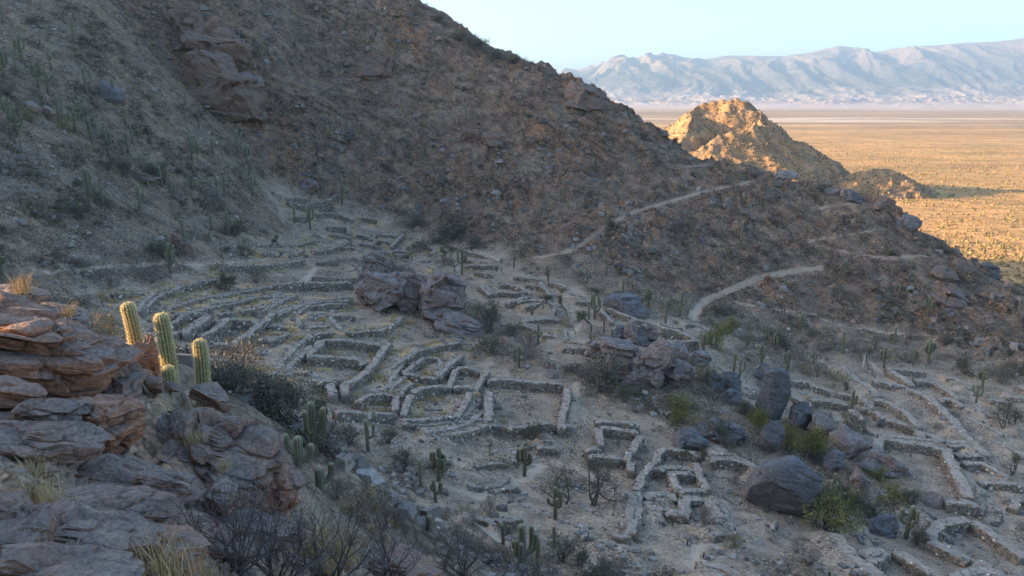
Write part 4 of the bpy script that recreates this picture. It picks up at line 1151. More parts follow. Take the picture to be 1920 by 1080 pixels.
rock_px('crest_tower', 'e', 722, 262, 42, 58, 'square stone tower stump on the crest of the spur', M_ROCK, 0.9, 0.2, 82, sub=3, facets=6, cut=(0.8, 0.95), rough=0.05)
rock_px('crest_platform', 'e', 340, 126, 150, 36, 'flat round stone platform on the crest of the spur', M_ROCK, 0.9, 0.4, 83, sub=4, facets=4, cut=(0.8, 0.95), rough=0.04)
rock_px('crest_platform', 'e', 650, 240, 110, 26, 'low wall platform left of the square tower stump', M_ROCK, 0.9, 0.4, 84, sub=3, facets=4, cut=(0.8, 0.95), rough=0.04)
rock_px('hill_outcrop', 'e', 1440, 1000, 260, 110, 'pale banded ledges at the right end of the hill foot', M_ROCKH, 0.6, 0.3, 85, sub=4, facets=9, layers=0.16, rough=0.08, rot=(0, 0.2, 0))
rock_px('hill_outcrop', 'f', 1180, 500, 110, 70, 'orange rock with a bent cactus on the left slope', M_ROCKH, 0.8, 0.3, 86, sub=4, facets=9, rough=0.09)
rock_px('hill_outcrop', 'f', 1190, 840, 130, 130, 'layered ledge under a slim cactus above the upper left path', M_ROCKH, 0.7, 0.4, 87, sub=4, facets=9, layers=0.18, rough=0.08)
rock_px('loose_boulder', 'a', 200, 770, 80, 60, 'left of the two pale boulders on the upper left slope', M_ROCK, 0.9, 0.3, 88, sub=3, facets=8, rough=0.05)
rock_px('loose_boulder', 'a', 290, 780, 90, 65, 'right of the two pale boulders on the upper left slope', M_ROCK, 0.9, 0.3, 89, sub=3, facets=8, rough=0.05)
rock_px('hill_outcrop', 'f', 920, 350, 250, 40, 'long flat ledge on the left slope above the orange rock', M_ROCKH, 0.5, 0.5, 90, sub=4, facets=9, layers=0.2, rough=0.06)
rock_px('loose_boulder', 'a', 720, 680, 130, 110, 'dark boulder left of the bulging outcrops', M_ROCKD, 0.9, 0.3, 91, sub=3, facets=8, rough=0.07)

# ------------------------------------------------------------------ foreground shelf: ledges and slabs (pixel centre, distance, size in metres)
FG = [  # u, v, y, (w,d,h), rot, kind, label, kw
 (25,655,12.2,(3.6,1.7,1.4),(0.05,0.20,0.10),'R','long reddish overhanging ledge at the left edge below the lit cacti',dict(layers=0.10,sub=6,crack=0.02,facets=8,cut=(0.7,0.95),rough=0.09,lk=0.2)),
 (30,590,12.9,(2.3,1.5,0.42),(0,0.16,0.0),'F','flat slab capping the reddish ledge at the left edge',dict(layers=0.14,sub=5,facets=7,cut=(0.75,0.95),rough=0.07,lk=0.3)),
 (30,556,13.4,(1.0,1.0,0.36),(0,0.12,0.3),'F','small dark rock under the lit grass tuft',dict(sub=4,facets=7,rough=0.06)),
 (275,672,13.4,(0.42,0.6,0.95),(0,-0.1,0.2),'R','narrow reddish end block behind the ledge, left of the lit cacti',dict(sub=4,facets=8,rough=0.07)),
 (228,722,11.6,(0.95,0.8,0.62),(0.1,0.15,0.3),'F','dark angular boulder under the end of the reddish ledge',dict(sub=4,facets=10,rough=0.03,cut=(0.5,0.8))),
 (250,700,11.9,(0.45,0.5,0.5),(0.1,-0.1,0.1),'F','small dark block leaning on the dark angular boulder',dict(sub=3,facets=9,rough=0.03,cut=(0.5,0.8))),
 (290,722,12.2,(0.42,0.4,0.34),(0,0,0.1),'F','rounded pale stone left of the short cactus',dict(sub=3,facets=6,rough=0.04)),
 (325,725,12.6,(0.35,0.25,0.16),(0.1,0.6,0),'F','thin tilted flake beside the short cactus',dict(sub=3,facets=8,rough=0.03)),
 (395,742,13.4,(0.85,0.9,0.42),(0.15,0.35,0.5),'F','dark wedge rock at the foot of the right-hand lit cactus',dict(sub=4,facets=9,rough=0.05,cut=(0.5,0.85))),
 (392,850,12.6,(2.5,2.4,1.75),(0.10,0.42,0.35),'F','great sloping brown rock face in the middle of the foreground',dict(layers=0.05,sub=6,facets=9,cut=(0.62,0.9),rough=0.10,crack=0.025,lk=0.16)),
 (492,915,12.2,(1.35,1.4,1.25),(0.0,0.30,0.4),'R','broken reddish lower end of the sloping rock face',dict(layers=0.09,sub=5,facets=9,rough=0.11,crack=0.03,lk=0.2)),
 (190,800,10.9,(1.25,0.9,0.9),(0,0.08,0.1),'R','crumbling layered brown ledge with a hollow, under the reddish ledge',dict(layers=0.13,sub=5,facets=8,cut=(0.7,0.95),rough=0.10,crack=0.03,lk=0.16)),
 (80,780,10.6,(1.4,0.9,0.65),(0,0.12,0.1),'F','brown ledge at the left edge above the long tilted slab',dict(layers=0.12,sub=5,facets=8,rough=0.08,lk=0.2)),
 (70,825,9.2,(1.75,0.9,0.36),(0.1,0.22,0.15),'F','long tilted grey slab at the left edge',dict(layers=0.06,sub=5,facets=8,cut=(0.6,0.85),rough=0.05)),
 (345,915,9.0,(0.72,0.6,0.30),(0.35,0.22,0.2),'F','flat grey tilted slab right of centre in the foreground',dict(sub=4,facets=8,rough=0.03,cut=(0.5,0.8))),
 (425,945,9.6,(0.75,0.7,0.6),(0.1,0.2,0.2),'F','blocky brown rock right of the flat tilted slab',dict(sub=5,layers=0.05,facets=9,rough=0.07)),
 (390,1010,8.6,(1.25,0.7,0.45),(0.1,0.22,0.1),'F','wide grey bench below the blocky brown rock',dict(sub=5,layers=0.08,facets=8,rough=0.07)),
 (490,1000,10.2,(1.4,0.9,0.4),(0.05,0.18,0.1),'F','pale flat bench under the broken reddish end',dict(sub=5,layers=0.1,facets=8,rough=0.07)),
 (260,905,9.0,(1.6,0.8,0.4),(0.1,0.2,0.1),'F','low grey ledge in front of the crumbling ledge',dict(sub=5,layers=0.14,facets=8,rough=0.08)),
 (210,960,7.8,(1.5,0.8,0.36),(0.15,0.2,0.1),'F','low layered slab behind the pair of dry grass tufts',dict(sub=5,layers=0.16,facets=8,rough=0.08)),
 (150,1000,7.0,(1.7,0.9,0.4),(0.1,0.18,0.1),'F','grey layered bench near the bottom left corner',dict(sub=5,layers=0.16,facets=8,rough=0.08)),
 (40,1000,6.4,(0.5,0.5,0.36),(0.1,0.1,0.2),'F','squared grey block near the bottom left corner',dict(sub=4,facets=9,rough=0.04)),
 (10,960,7.2,(0.6,0.5,0.25),(0.1,0.1,0.2),'F','flat dark stone over a hollow at the left edge',dict(sub=4,facets=9,rough=0.04)),
 (300,1040,6.9,(1.2,0.8,0.5),(0.1,0.25,0.0),'R','reddish rock behind the big dry tuft at the bottom',dict(sub=5,layers=0.08,facets=9,rough=0.09)),
 (60,1085,5.2,(1.8,0.8,0.35),(0.1,0.15,0.1),'F','dark slab along the bottom left edge',dict(sub=5,layers=0.12,facets=8,rough=0.07)),
 (190,1075,5.9,(0.55,0.3,0.14),(0.3,0.5,0.4),'F','pale tilted flake at the bottom edge',dict(sub=3,facets=8,rough=0.03)),
 (740,1062,16.0,(2.2,1.4,0.5),(0.1,0.3,0.1),'R','pale pink ledge among the bare bushes at the bottom',dict(sub=5,layers=0.1,facets=8,rough=0.07)),
 (30,740,10.9,(1.1,0.7,0.5),(0,0.2,0.2),'R','pinkish slab corner below the reddish ledge at the left edge',dict(sub=4,layers=0.08,facets=8,rough=0.06)),
]
for i, (u, v, y, dims, rot, k, lb, kw) in enumerate(FG):
    kw = dict(kw)
    hit = cast(u, v, 0, y0=3.0)
    if hit is not None and abs(hit[1] - y) < 2.6: y = hit[1] + 0.12 * dims[1]
    rock('rock_slab', P(u, v, y), dims, 300 + i, M_ROCKR if k == 'R' else M_ROCKF, lb, 'rock', 'rocks of the foreground shelf', rot=rot, **kw)
# loose flakes lying on the shelf: each one a stone of its own
g = np.random.default_rng(77)
flake_me = []
for k in range(8):
    p, f = rock_mesh((1.0, 0.75, 0.28), 700 + k, sub=2, facets=8, cut=(0.45, 0.8), rough=0.04)
    me = mesh('loose_flake', p, f, False); me.materials.append(M_ROCKF); flake_me.append(me)
nfl = 0
while nfl < 300:
    u, v = g.uniform(0, 560), g.uniform(720, 1078)
    p = cast(u, v, 0, y0=3.0)
    if p is None or p[1] > 17: continue
    z = gz(p[0], p[1])
    o = obj('loose_flake', flake_me[nfl % 8])
    s = g.uniform(0.07, 0.26)
    o.location = (p[0], p[1], z + 0.02)
    o.scale = (s * g.uniform(0.7, 1.5), s, s * g.uniform(0.6, 1.3))
    o.rotation_euler = (g.normal(0, 0.2) + 0.15, g.normal(0, 0.2) + 0.2, g.uniform(0, 6.3))
    tag(o, 'loose grey slaty flake lying on the foreground shelf', 'stone', 'loose flakes on the foreground shelf')
    nfl += 1
print('rocks', round(time.time() - T0, 1))

# ------------------------------------------------------------------ cacti (cardon columns)
t = NT('cactus_skin')
_oc = t.objc()
_n = t.noise(_oc, 3.0, 4, 0.6)
_c = t.mix(t.attr().outputs['Color'], t.ramp(_n, [(0.3, (0.7, 0.7, 0.7)), (0.7, (1.3, 1.3, 1.25))]), 0.7, 'MULTIPLY')
t.b.inputs['Roughness'].default_value = 0.7
M_CACTUS = t.done(_c)
t = NT('cactus_spines')
t.b.inputs['Roughness'].default_value = 0.6
t.b.inputs['Base Color'].default_value = (0.85, 0.70, 0.40, 1)
tl = t.n('ShaderNodeBsdfTranslucent'); tl.inputs['Color'].default_value = (0.85, 0.70, 0.40, 1)
ms = t.n('ShaderNodeMixShader'); ms.inputs[0].default_value = 0.45
t.l(t.b.outputs[0], ms.inputs[1]); t.l(tl.outputs[0], ms.inputs[2]); t.l(ms.outputs[0], t.out.inputs['Surface'])
M_SPINE = t.m
t = NT('dead_wood')
t.b.inputs['Base Color'].default_value = (0.5, 0.42, 0.33, 1)
M_DEAD = t.m

def stem_path(kind, h, g, r):
    """centre line of a column: list of points and radii"""
    z = np.linspace(0, 1, 12)
    lean = g.normal(0, 0.03, 2)
    return np.stack([lean[0] * h * z ** 1.5, lean[1] * h * z ** 1.5, h * z], 1)
def stem_mesh(path, r, ribs=9, per=2, green=(0.155, 0.142, 0.082), base_brown=0.0, g=None, taper=0.12):
    """ribbed column along path with a rounded tip; colour varies with ribs and height"""
    path = np.asarray(path, float)
    d = np.concatenate([[0], np.cumsum(np.linalg.norm(np.diff(path, axis=0), axis=1))])
    L = d[-1]
    body = np.linspace(0, max(L - r, 0.4 * L), max(8, len(path)))
    tip = L - r + r * np.sin(np.linspace(0.25, 1.0, 5) * math.pi / 2)
    tt = np.concatenate([body, tip[tip > body[-1] + 1e-4]])
    rad = np.where(tt <= L - r, r * (1 - taper * (1 - tt / L) * 1.2), r * np.sqrt(np.maximum(0, 1 - ((tt - (L - r)) / r) ** 2)))
    rad = np.maximum(rad, 0.02 * r)
    ctr = np.stack([np.interp(tt, d, path[:, k]) for k in range(3)], 1)
    tan = np.gradient(ctr, axis=0); tan /= np.maximum(np.linalg.norm(tan, axis=1), 1e-9)[:, None]
    ref = np.array([1.0, 0.13, 0]); bx = ref[None] - tan * (tan @ ref)[:, None]; bx /= np.linalg.norm(bx, axis=1)[:, None]
    by = np.cross(tan, bx)
    n = ribs * per
    ang = np.arange(n) / n * 2 * math.pi
    ridge = (np.cos(ang * ribs) * 0.5 + 0.5)
    rr = 1 - 0.17 * (1 - ridge)
    V = ctr[:, None] + rad[:, None, None] * rr[None, :, None] * (np.cos(ang)[None, :, None] * bx[:, None] + np.sin(ang)[None, :, None] * by[:, None])
    nr = len(tt)
    v = np.concatenate([V.reshape(-1, 3), ctr[-1:] + tan[-1:] * 0.02 * r])
    i = np.arange(nr - 1)[:, None] * n + np.arange(n)[None]; j = np.arange(nr - 1)[:, None] * n + (np.arange(n)[None] + 1) % n
    f = np.stack([i, j, j + n, i + n], -1).reshape(-1, 4)
    k = np.arange(n); last = (nr - 1) * n
    cap = np.stack([last + k, last + (k + 1) % n, np.full(n, nr * n), np.full(n, nr * n)], 1)
    gcol = np.array(green)
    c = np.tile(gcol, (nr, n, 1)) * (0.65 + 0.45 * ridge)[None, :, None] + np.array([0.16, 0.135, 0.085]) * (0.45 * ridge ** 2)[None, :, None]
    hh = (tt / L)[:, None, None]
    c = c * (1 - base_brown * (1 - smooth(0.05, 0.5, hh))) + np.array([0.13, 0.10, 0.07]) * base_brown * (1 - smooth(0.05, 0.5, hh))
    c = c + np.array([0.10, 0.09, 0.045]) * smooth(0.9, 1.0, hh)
    c = np.concatenate([c.reshape(-1, 3), [gcol * 1.6]])
    tri = np.concatenate([f[:, [0, 1, 2]], f[:, [0, 2, 3]], cap[:, :3]])
    return v, tri, c, (ctr, bx, by, rad, rr, ang, ridge)
def spines(info, ribs, per, dz, length, g):
    """fans of thin spines along every rib"""
    ctr, bx, by, rad, rr, ang, ridge = info
    d = np.concatenate([[0], np.cumsum(np.linalg.norm(np.diff(ctr, axis=0), axis=1))])
    n = int(d[-1] / dz); V = []; F = []; k = 0
    for ri in range(ribs):
        a = ri / ribs * 2 * math.pi
        for q in range(n):
            t_ = (q + g.uniform(0.1, 0.9)) / n * d[-1]
            c = np.array([np.interp(t_, d, ctr[:, m]) for m in range(3)]); r = np.interp(t_, d, rad)
            X = np.array([np.interp(t_, d, bx[:, m]) for m in range(3)]); Y = np.array([np.interp(t_, d, by[:, m]) for m in range(3)])
            out = math.cos(a) * X + math.sin(a) * Y
            p = c + out * r
            for s in range(7):
                dr = out * g.uniform(0.5, 1.0) + g.normal(0, 0.5, 3); dr /= np.linalg.norm(dr)
                side = np.cross(dr, g.normal(size=3)); side /= np.linalg.norm(side)
                l = length * g.uniform(0.5, 1.2)
                V += [p - side * 0.003, p + side * 0.003, p + dr * l]; F.append((k, k + 1, k + 2)); k += 3
    return np.array(V), np.array(F)
def arm_path(h0, out, az, h1, g):
    """an arm leaves the trunk at height h0, swings out and turns up to reach height h1"""
    a = np.array([math.cos(az), math.sin(az), 0])
    s = np.linspace(0, 1, 5)
    cur = [a * out * math.sin(q * math.pi / 2) + np.array([0, 0, h0 + out * 0.75 * (1 - math.cos(q * math.pi / 2))]) for q in s]
    top = h1
    k = np.linspace(0, 1, 6)[1:]
    z0 = cur[-1][2]
    ln = g.normal(0, 0.03, 3) * (top - z0); ln[2] = 0
    return np.array(cur + [cur[-1] + np.array([0, 0, (max(top, z0 + 0.3) - z0) * q]) + ln * q for q in k])

NUMW = ['no', 'one', 'two', 'three', 'four', 'five', 'six', 'seven', 'eight', 'nine']
ORD = ['first', 'second', 'third', 'fourth', 'fifth', 'sixth', 'seventh', 'eighth', 'ninth', 'tenth', 'eleventh', 'twelfth', 'thirteenth', 'fourteenth', 'fifteenth', 'sixteenth', 'seventeenth', 'eighteenth', 'nineteenth', 'twentieth',
       'twenty-first', 'twenty-second', 'twenty-third', 'twenty-fourth', 'twenty-fifth', 'twenty-sixth', 'twenty-seventh', 'twenty-eighth', 'twenty-ninth', 'thirtieth', 'thirty-first', 'thirty-second', 'thirty-third', 'thirty-fourth', 'thirty-fifth', 'thirty-sixth', 'thirty-seventh', 'thirty-eighth', 'thirty-ninth', 'fortieth']
# crop, foot x, foot y, tip y, arms, zone
CACTI = """
f 600 560 300 1 L;f 690 525 400 0 L;f 935 555 395 1 L;f 1085 430 300 0 L;f 990 420 370 0 L;f 1150 500 375 1 L;f 1240 470 370 0 L;f 1285 420 325 0 L;f 1455 495 340 1 L;f 1500 480 350 0 L
f 1690 460 330 1 L;f 1235 790 630 0 L;f 1175 620 570 0 L;f 1525 730 575 1 L;f 1410 700 600 0 L;f 1140 980 780 3 L;f 1400 760 700 0 L;f 170 580 510 0 L;f 150 200 110 0 L;f 25 1040 820 2 L
f 1285 230 70 4 L;f 1320 190 100 0 L;f 1420 170 70 1 L;f 1590 170 30 2 L;f 1650 250 130 5 L;f 1665 330 240 1 L;f 1820 310 250 2 L;f 1500 330 280 0 L;f 1620 370 280 0 L
a 20 180 70 0 U;a 150 430 260 4 U;a 40 560 370 4 U;a 110 500 350 1 U;a 260 590 430 5 U;a 325 620 495 1 U;a 70 880 660 1 U;a 115 895 730 3 U;a 395 800 660 1 U;a 510 910 740 4 U
a 545 800 680 2 U;a 620 990 830 2 U;a 730 1060 860 5 U;a 345 480 340 2 U;a 490 290 130 0 U;a 580 640 480 1 U;a 770 720 580 0 U;a 845 850 745 0 U;a 890 980 850 0 U;a 860 1030 900 0 U
a 150 1060 960 0 U;a 1240 700 620 0 U;a 1600 300 220 0 U;a 325 300 200 0 U;a 1330 870 780 0 U
b 265 320 210 0 H;b 310 300 215 0 H;b 1400 810 730 0 H;g 360 370 220 1 G;g 45 490 390 0 G;g 150 540 395 2 G;g 1160 840 660 3 G;g 1505 790 690 1 G;g 1735 880 770 4 G;g 1835 340 255 1 H;g 1895 340 285 0 H
h 630 550 435 0 H;h 1295 440 365 0 H;h 1395 510 420 0 H;h 1520 600 445 0 H;h 1670 650 570 0 H;h 1460 110 65 0 H;h 1115 800 735 1 H;h 735 930 810 0 H;h 910 970 840 5 H;h 1120 1050 880 3 H
h 1020 1060 950 1 H;h 1280 1060 1000 1 H;h 500 830 710 1 H;h 630 780 660 0 H;h 770 880 815 0 H;h 800 870 800 0 H;h 1185 620 555 0 H;h 1345 210 160 0 H;h 1210 80 40 0 H
8 765 420 240 3 C;8 725 430 330 0 C;8 740 620 530 2 C;8 880 600 490 0 C;8 825 520 430 0 C;8 388 590 450 1 C;8 260 760 610 2 C;8 1235 460 300 1 C;8 1395 840 680 1 C;8 1490 660 510 4 C
8 1690 790 640 0 C;8 1730 790 700 0 C;8 1550 960 860 0 C;8 1875 730 590 5 C;8 1385 400 330 0 C
6 205 270 160 3 R;6 255 350 230 5 R;6 20 560 420 1 R;6 340 490 340 2 R;6 515 440 350 2 R;6 540 530 430 2 R;6 430 220 100 2 R;6 710 390 240 0 R;6 920 350 240 3 R;6 1055 310 190 0 R
6 985 460 310 4 R;6 1180 450 335 3 R;6 1280 440 270 7 R;6 1510 460 340 3 R;6 1640 600 440 5 R;6 1600 690 560 4 R;6 765 760 595 1 R;6 1265 180 45 3 R;6 1360 80 0 0 R;6 735 130 50 0 R;6 815 110 60 1 R;6 640 60 20 0 R;6 320 110 45 0 R
e 720 800 670 3 S;e 900 770 710 0 S;e 1040 780 690 2 S;e 30 600 460 0 S;e 175 640 570 0 S;e 935 300 235 0 S;e 645 120 85 0 S;e 245 700 640 0 S
7 640 580 370 5 B;7 1130 820 550 4 B;7 620 1072 1040 0 B;7 1800 1072 1032 0 B
4 110 320 -70 4 N;2 185 830 655 4 N;4 465 245 10 1 N;4 815 505 275 0 N;4 935 440 180 7 N;4 915 575 395 3 N;4 1505 395 140 7 N;4 1710 720 470 4 N;4 1705 880 710 0 N;4 875 880 760 0 N;4 1365 880 720 1 N;4 1500 1100 680 5 N;4 1590 1100 815 0 N;4 10 460 200 2 N;4 150 600 430 1 N;4 230 300 210 0 N
"""
ZONE = {'L': 'on the stony left slope above the path', 'U': 'on the upper left slope', 'H': 'on the shaded great hill and its foot', 'G': 'in the gully at the head of the ruins',
        'C': 'around the middle crags', 'R': 'in the right-hand ruins and slope behind', 'S': 'near the end of the spur', 'B': 'by the green bushes at lower right', 'N': 'on the near bank below the foreground rocks'}
clist = []
for it in CACTI.replace('\n', ';').split(';'):
    q = it.split()
    if len(q) == 6:
        u, v = cpx(q[0], float(q[1]), float(q[2]))
        clist.append((q[5], u, v, (float(q[2]) - float(q[3])) / 3.5556, int(q[4])))
def make_cactus(loc, h, r, arms, seed, ribs=8, per=2, green=(0.155, 0.142, 0.082)):
    g = np.random.default_rng(seed)
    root = empty('cactus', loc)
    dark = g.uniform(0.8, 1.2)
    gr = tuple(np.array(green) * dark)
    v, f, c, _ = stem_mesh(stem_path(0, h + 0.25, g, r) - np.array([0, 0, 0.25]), r, ribs, per, gr, 0.75, g)
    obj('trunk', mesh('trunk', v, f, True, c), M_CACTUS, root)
    a0 = g.uniform(0, 6.3)
    for k in range(arms):
        az = a0 + k * 2.4 + g.normal(0, 0.3)
        if arms <= 3: az = (0.15 if k % 2 == 0 else math.pi - 0.15) + g.normal(0, 0.5)
        h0 = h * g.uniform(0.28, 0.5); h1 = h * g.uniform(0.62, 0.97)
        v, f, c, _ = stem_mesh(arm_path(h0, g.uniform(1.9, 3.2) * r + 0.04 * h * g.random(), az, h1, g), r * g.uniform(0.68, 0.9), ribs, per, gr, 0.15, g, 0.25)
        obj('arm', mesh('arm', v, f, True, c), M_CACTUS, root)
    return root
byz = {}
for c in clist: byz.setdefault(c[0], []).append(c)
cact_pts = []
for z, L in byz.items():
    L.sort(key=lambda c: c[1])
    for i, (_, u, v, hp, arms) in enumerate(L):
        b = seat(u, v)
        h = hp * pxs(b[1]) * 1.06
        r = max(0.15, min(0.27, 0.062 * h))
        o = make_cactus((b[0], b[1], b[2]), h, r, arms, 900 + len(cact_pts))
        look_ = 'armless' if arms == 0 else (NUMW[arms] + '-armed')
        tag(o, ORD[i] + ' cactus from the left ' + ZONE[z] + ', ' + look_, 'cactus', 'column cacti')
        cact_pts.append(b)
# sunlit cacti on the foreground shelf: foot pixel, distance, tip pixel, radius
for k, (u, v, y, ut, vt, r, lb) in enumerate([
        (252, 650, 14.6, 237, 567, 0.125, 'left of the three sunlit cacti behind the reddish ledge, leaning left'),
        (318, 728, 13.9, 300, 587, 0.13, 'tallest of the three sunlit cacti on the foreground shelf'),
        (376, 722, 14.2, 373, 636, 0.125, 'right of the three sunlit cacti, above the dark wedge rock'),
        (315, 735, 13.5, 313, 686, 0.11, 'stubby broken-topped cactus at the foot of the tallest sunlit one')]):
    g = np.random.default_rng(1200 + k)
    b = np.array(P(u, v, y)); tpt = np.array(P(ut, vt, y - 0.05))
    b2 = b - (tpt - b) / np.linalg.norm(tpt - b) * 0.7
    L_ = np.linspace(0, 1, 14)[:, None]
    path = b2 + (tpt - b2) * L_ + np.array([0.05, 0, 0]) * np.sin(L_ * math.pi)
    root = empty('sunlit_cactus', b)
    vv, ff, cc, info = stem_mesh(path - b, r, 13, 6, (0.25, 0.22, 0.09), 0.0, g, 0.0)
    tr = obj('trunk', mesh('trunk', vv, ff, True, cc), M_CACTUS, root)
    sv, sf = spines(info, 13, 6, 0.03, 0.06, g)
    so = obj('spines', mesh('spines', sv, sf, False), M_SPINE, tr); so['kind'] = 'stuff'
    tag(root, lb, 'cactus', 'sunlit cacti of the foreground shelf')
# dead pale trunks
for u, v, hp, lb in ((cpx('6', 845, 470) + (34, 'pale dead forked trunk standing in the right-hand ruins')), (cpx('g', 40, 612) + (20, 'pale dead cactus stump at the head of the gully')), (cpx('2', 1728, 500) + (14, 'short pale forked stump on the bank above the big squarish enclosure'))):
    b = seat(u, v); h = hp * pxs(b[1]); g = np.random.default_rng(int(u))
    root = empty('dead_trunk', b)
    vv, ff, cc, _ = stem_mesh(stem_path(0, h + 0.2, g, 0.1) - np.array([0, 0, 0.2]), 0.11, 5, 2, (0.5, 0.42, 0.33), 0, g, -0.3)
    obj('trunk', mesh('trunk', vv, ff, True, cc), M_DEAD, root)
    for k in range(2):
        vv, ff, cc, _ = stem_mesh(arm_path(h * (0.5 + 0.15 * k), 0.25, 0.2 + 2.6 * k, h * 0.85, g), 0.07, 5, 2, (0.5, 0.42, 0.33), 0, g, -0.2)
        obj('branch', mesh('branch', vv, ff, True, cc), M_DEAD, root)
    tag(root, lb, 'dead trunk')
print('cacti', len(cact_pts), round(time.time() - T0, 1))

# ------------------------------------------------------------------ shrubs and trees
def tubes(segs, sides=4):
    """segs: list of (p0, p1, r0, r1) -> merged tapered tubes"""
    S = np.array([(*a, *b, r0, r1) for a, b, r0, r1 in segs])
    p0, p1, r0, r1 = S[:, :3], S[:, 3:6], S[:, 6], S[:, 7]
    d = p1 - p0; d /= np.maximum(np.linalg.norm(d, axis=1), 1e-9)[:, None]
    ref = np.where(np.abs(d[:, 2:3]) > 0.9, np.array([[1.0, 0, 0]]), np.array([[0, 0, 1.0]]))
    bx = np.cross(d, ref); bx /= np.linalg.norm(bx, axis=1)[:, None]; by = np.cross(d, bx)
    an = np.arange(sides) / sides * 2 * math.pi
    ring = np.cos(an)[None, :, None] * bx[:, None] + np.sin(an)[None, :, None] * by[:, None]
    v = np.concatenate([p0[:, None] + ring * r0[:, None, None], p1[:, None] + ring * r1[:, None, None]], 1)
    k = np.arange(sides); q = np.stack([k, (k + 1) % sides, (k + 1) % sides + sides, k + sides], 1)
    f = (q[None] + 2 * sides * np.arange(len(S))[:, None, None]).reshape(-1, 4)
    return v.reshape(-1, 3), f
def branch(p, d, l, r, depth, g, out, tips, spread=0.55, up=0.15, kids=(2, 3), shrink=0.72):
    n = 2
    for i in range(n):
        d2 = d + g.normal(0, 0.16, 3); d2[2] += up * 0.3; d2 /= np.linalg.norm(d2)
        q = p + d2 * l / n
        out.append((p, q, r * (1 - 0.25 * i / n), r * (1 - 0.25 * (i + 1) / n)))
        p, d = q, d2
    r *= 0.75
    tips.append((p, depth))
    if depth == 0: return
    for k in range(g.integers(kids[0], kids[1] + 1)):
        d3 = d + g.normal(0, spread, 3); d3[2] += up; d3 /= np.linalg.norm(d3)
        branch(p, d3, l * shrink * g.uniform(0.8, 1.2), r * 0.72, depth - 1, g, out, tips, spread, up, kids, shrink)
def leaf_cloud(cent, n, size, g, aspect=0.6):
    """n small bent leaf clusters about each centre; returns v, f"""
    m = len(cent) * n
    c = np.repeat(cent, n, 0)
    a = g.normal(size=(m, 3)); a /= np.linalg.norm(a, axis=1)[:, None]
    b = np.cross(a, g.normal(size=(m, 3))); b /= np.maximum(np.linalg.norm(b, axis=1), 1e-6)[:, None]
    s = size * g.uniform(0.5, 1.4, (m, 1))
    v = np.stack([c - a * s, c + b * s * aspect, c + a * s], 1)
    return v.reshape(-1, 3), np.arange(3 * m).reshape(-1, 3)
def tri(q):
    return np.concatenate([q[:, [0, 1, 2]], q[:, [0, 2, 3]]])
def crown_cols(n, g, cols, per):
    c = np.array(cols)[g.integers(0, len(cols), n)] * g.uniform(0.7, 1.3, (n, 1))
    return np.repeat(c, per, 0)

def shrub_parts(seed, wid=1.0, hgt=0.75, stems=16, leaves=260, leaf=0.055, cols=((0.10, 0.09, 0.06),), twigc=(0.13, 0.105, 0.085), tw=0.012, depth=2, fill=1.0):
    g = np.random.default_rng(seed)
    segs, tips = [], []
    for k in range(stems):
        az = g.uniform(0, 6.283); tl = g.uniform(0.15, 1.25) 
        d = np.array([math.cos(az) * math.sin(tl), math.sin(az) * math.sin(tl), math.cos(tl)])
        branch(np.array([g.normal(0, 0.06), g.normal(0, 0.06), -0.05]), d, 0.36 * g.uniform(0.7, 1.2), tw, depth, g, segs, tips, 0.5, 0.1, (2, 3), 0.72)
    v, f = tubes(segs, 3)
    sc = np.array([wid, wid, hgt]) / 1.0
    tp = np.array([t_[0] for t_ in tips if t_[1] <= 1])
    v = v * sc; tp = tp * sc
    w = (v, tri(f), np.tile(np.array(twigc), (len(v), 1)) * g.uniform(0.7, 1.2, (len(v), 1)))
    if leaves <= 0:
        return w, None
    cen = tp[g.integers(0, len(tp), leaves)] + g.normal(0, 0.07, (leaves, 3))
    cen[:, 2] = np.maximum(cen[:, 2], 0.02)
    lv, lf = leaf_cloud(cen, 1, leaf, g)
    return w, (lv, lf, crown_cols(leaves, g, cols, 3))
def proto(kind, seed):
    """meshes of one kind of bush: (stems mesh, foliage mesh or None)"""
    K = {
     'grey':  dict(wid=1.05, hgt=0.75, stems=20, leaves=800, leaf=0.036, cols=((0.21, 0.165, 0.12), (0.16, 0.128, 0.095), (0.25, 0.2, 0.145)), twigc=(0.21, 0.165, 0.13), tw=0.013),
     'dark':  dict(wid=1.1, hgt=0.85, stems=18, leaves=1500, leaf=0.037, cols=((0.13, 0.12, 0.068), (0.17, 0.145, 0.088), (0.105, 0.098, 0.062)), twigc=(0.14, 0.115, 0.095), tw=0.016),
     'green': dict(wid=1.1, hgt=0.85, stems=16, leaves=2200, leaf=0.036, cols=((0.20, 0.18, 0.05), (0.155, 0.15, 0.048), (0.26, 0.22, 0.06), (0.12, 0.12, 0.042)), twigc=(0.12, 0.095, 0.07), tw=0.014),
     'bare':  dict(wid=1.0, hgt=0.9, stems=14, leaves=0, twigc=(0.13, 0.10, 0.085), tw=0.017, depth=4),
     'straw': dict(wid=0.9, hgt=0.7, stems=16, leaves=700, leaf=0.04, cols=((0.30, 0.23, 0.11), (0.24, 0.18, 0.09)), twigc=(0.22, 0.17, 0.1), tw=0.010),
    }[kind]
    w, l = shrub_parts(seed, **K)
    ex = np.percentile(np.abs(w[0][:, :2]), 97) * 2.2; ez = w[0][:, 2].max()
    nrm = np.array([1 / ex, 1 / ex, 1 / ez])            # unit width and height
    w = (w[0] * nrm, w[1], w[2])
    if l is not None: l = (l[0] * nrm, l[1], l[2])
    a = mesh('stems', w[0], w[1], False, w[2]); a.materials.append(M_SHRUB)
    b = None
    if l is not None:
        b = mesh('foliage', l[0], l[1], False, l[2]); b.materials.append(M_SHRUB)
    return a, b
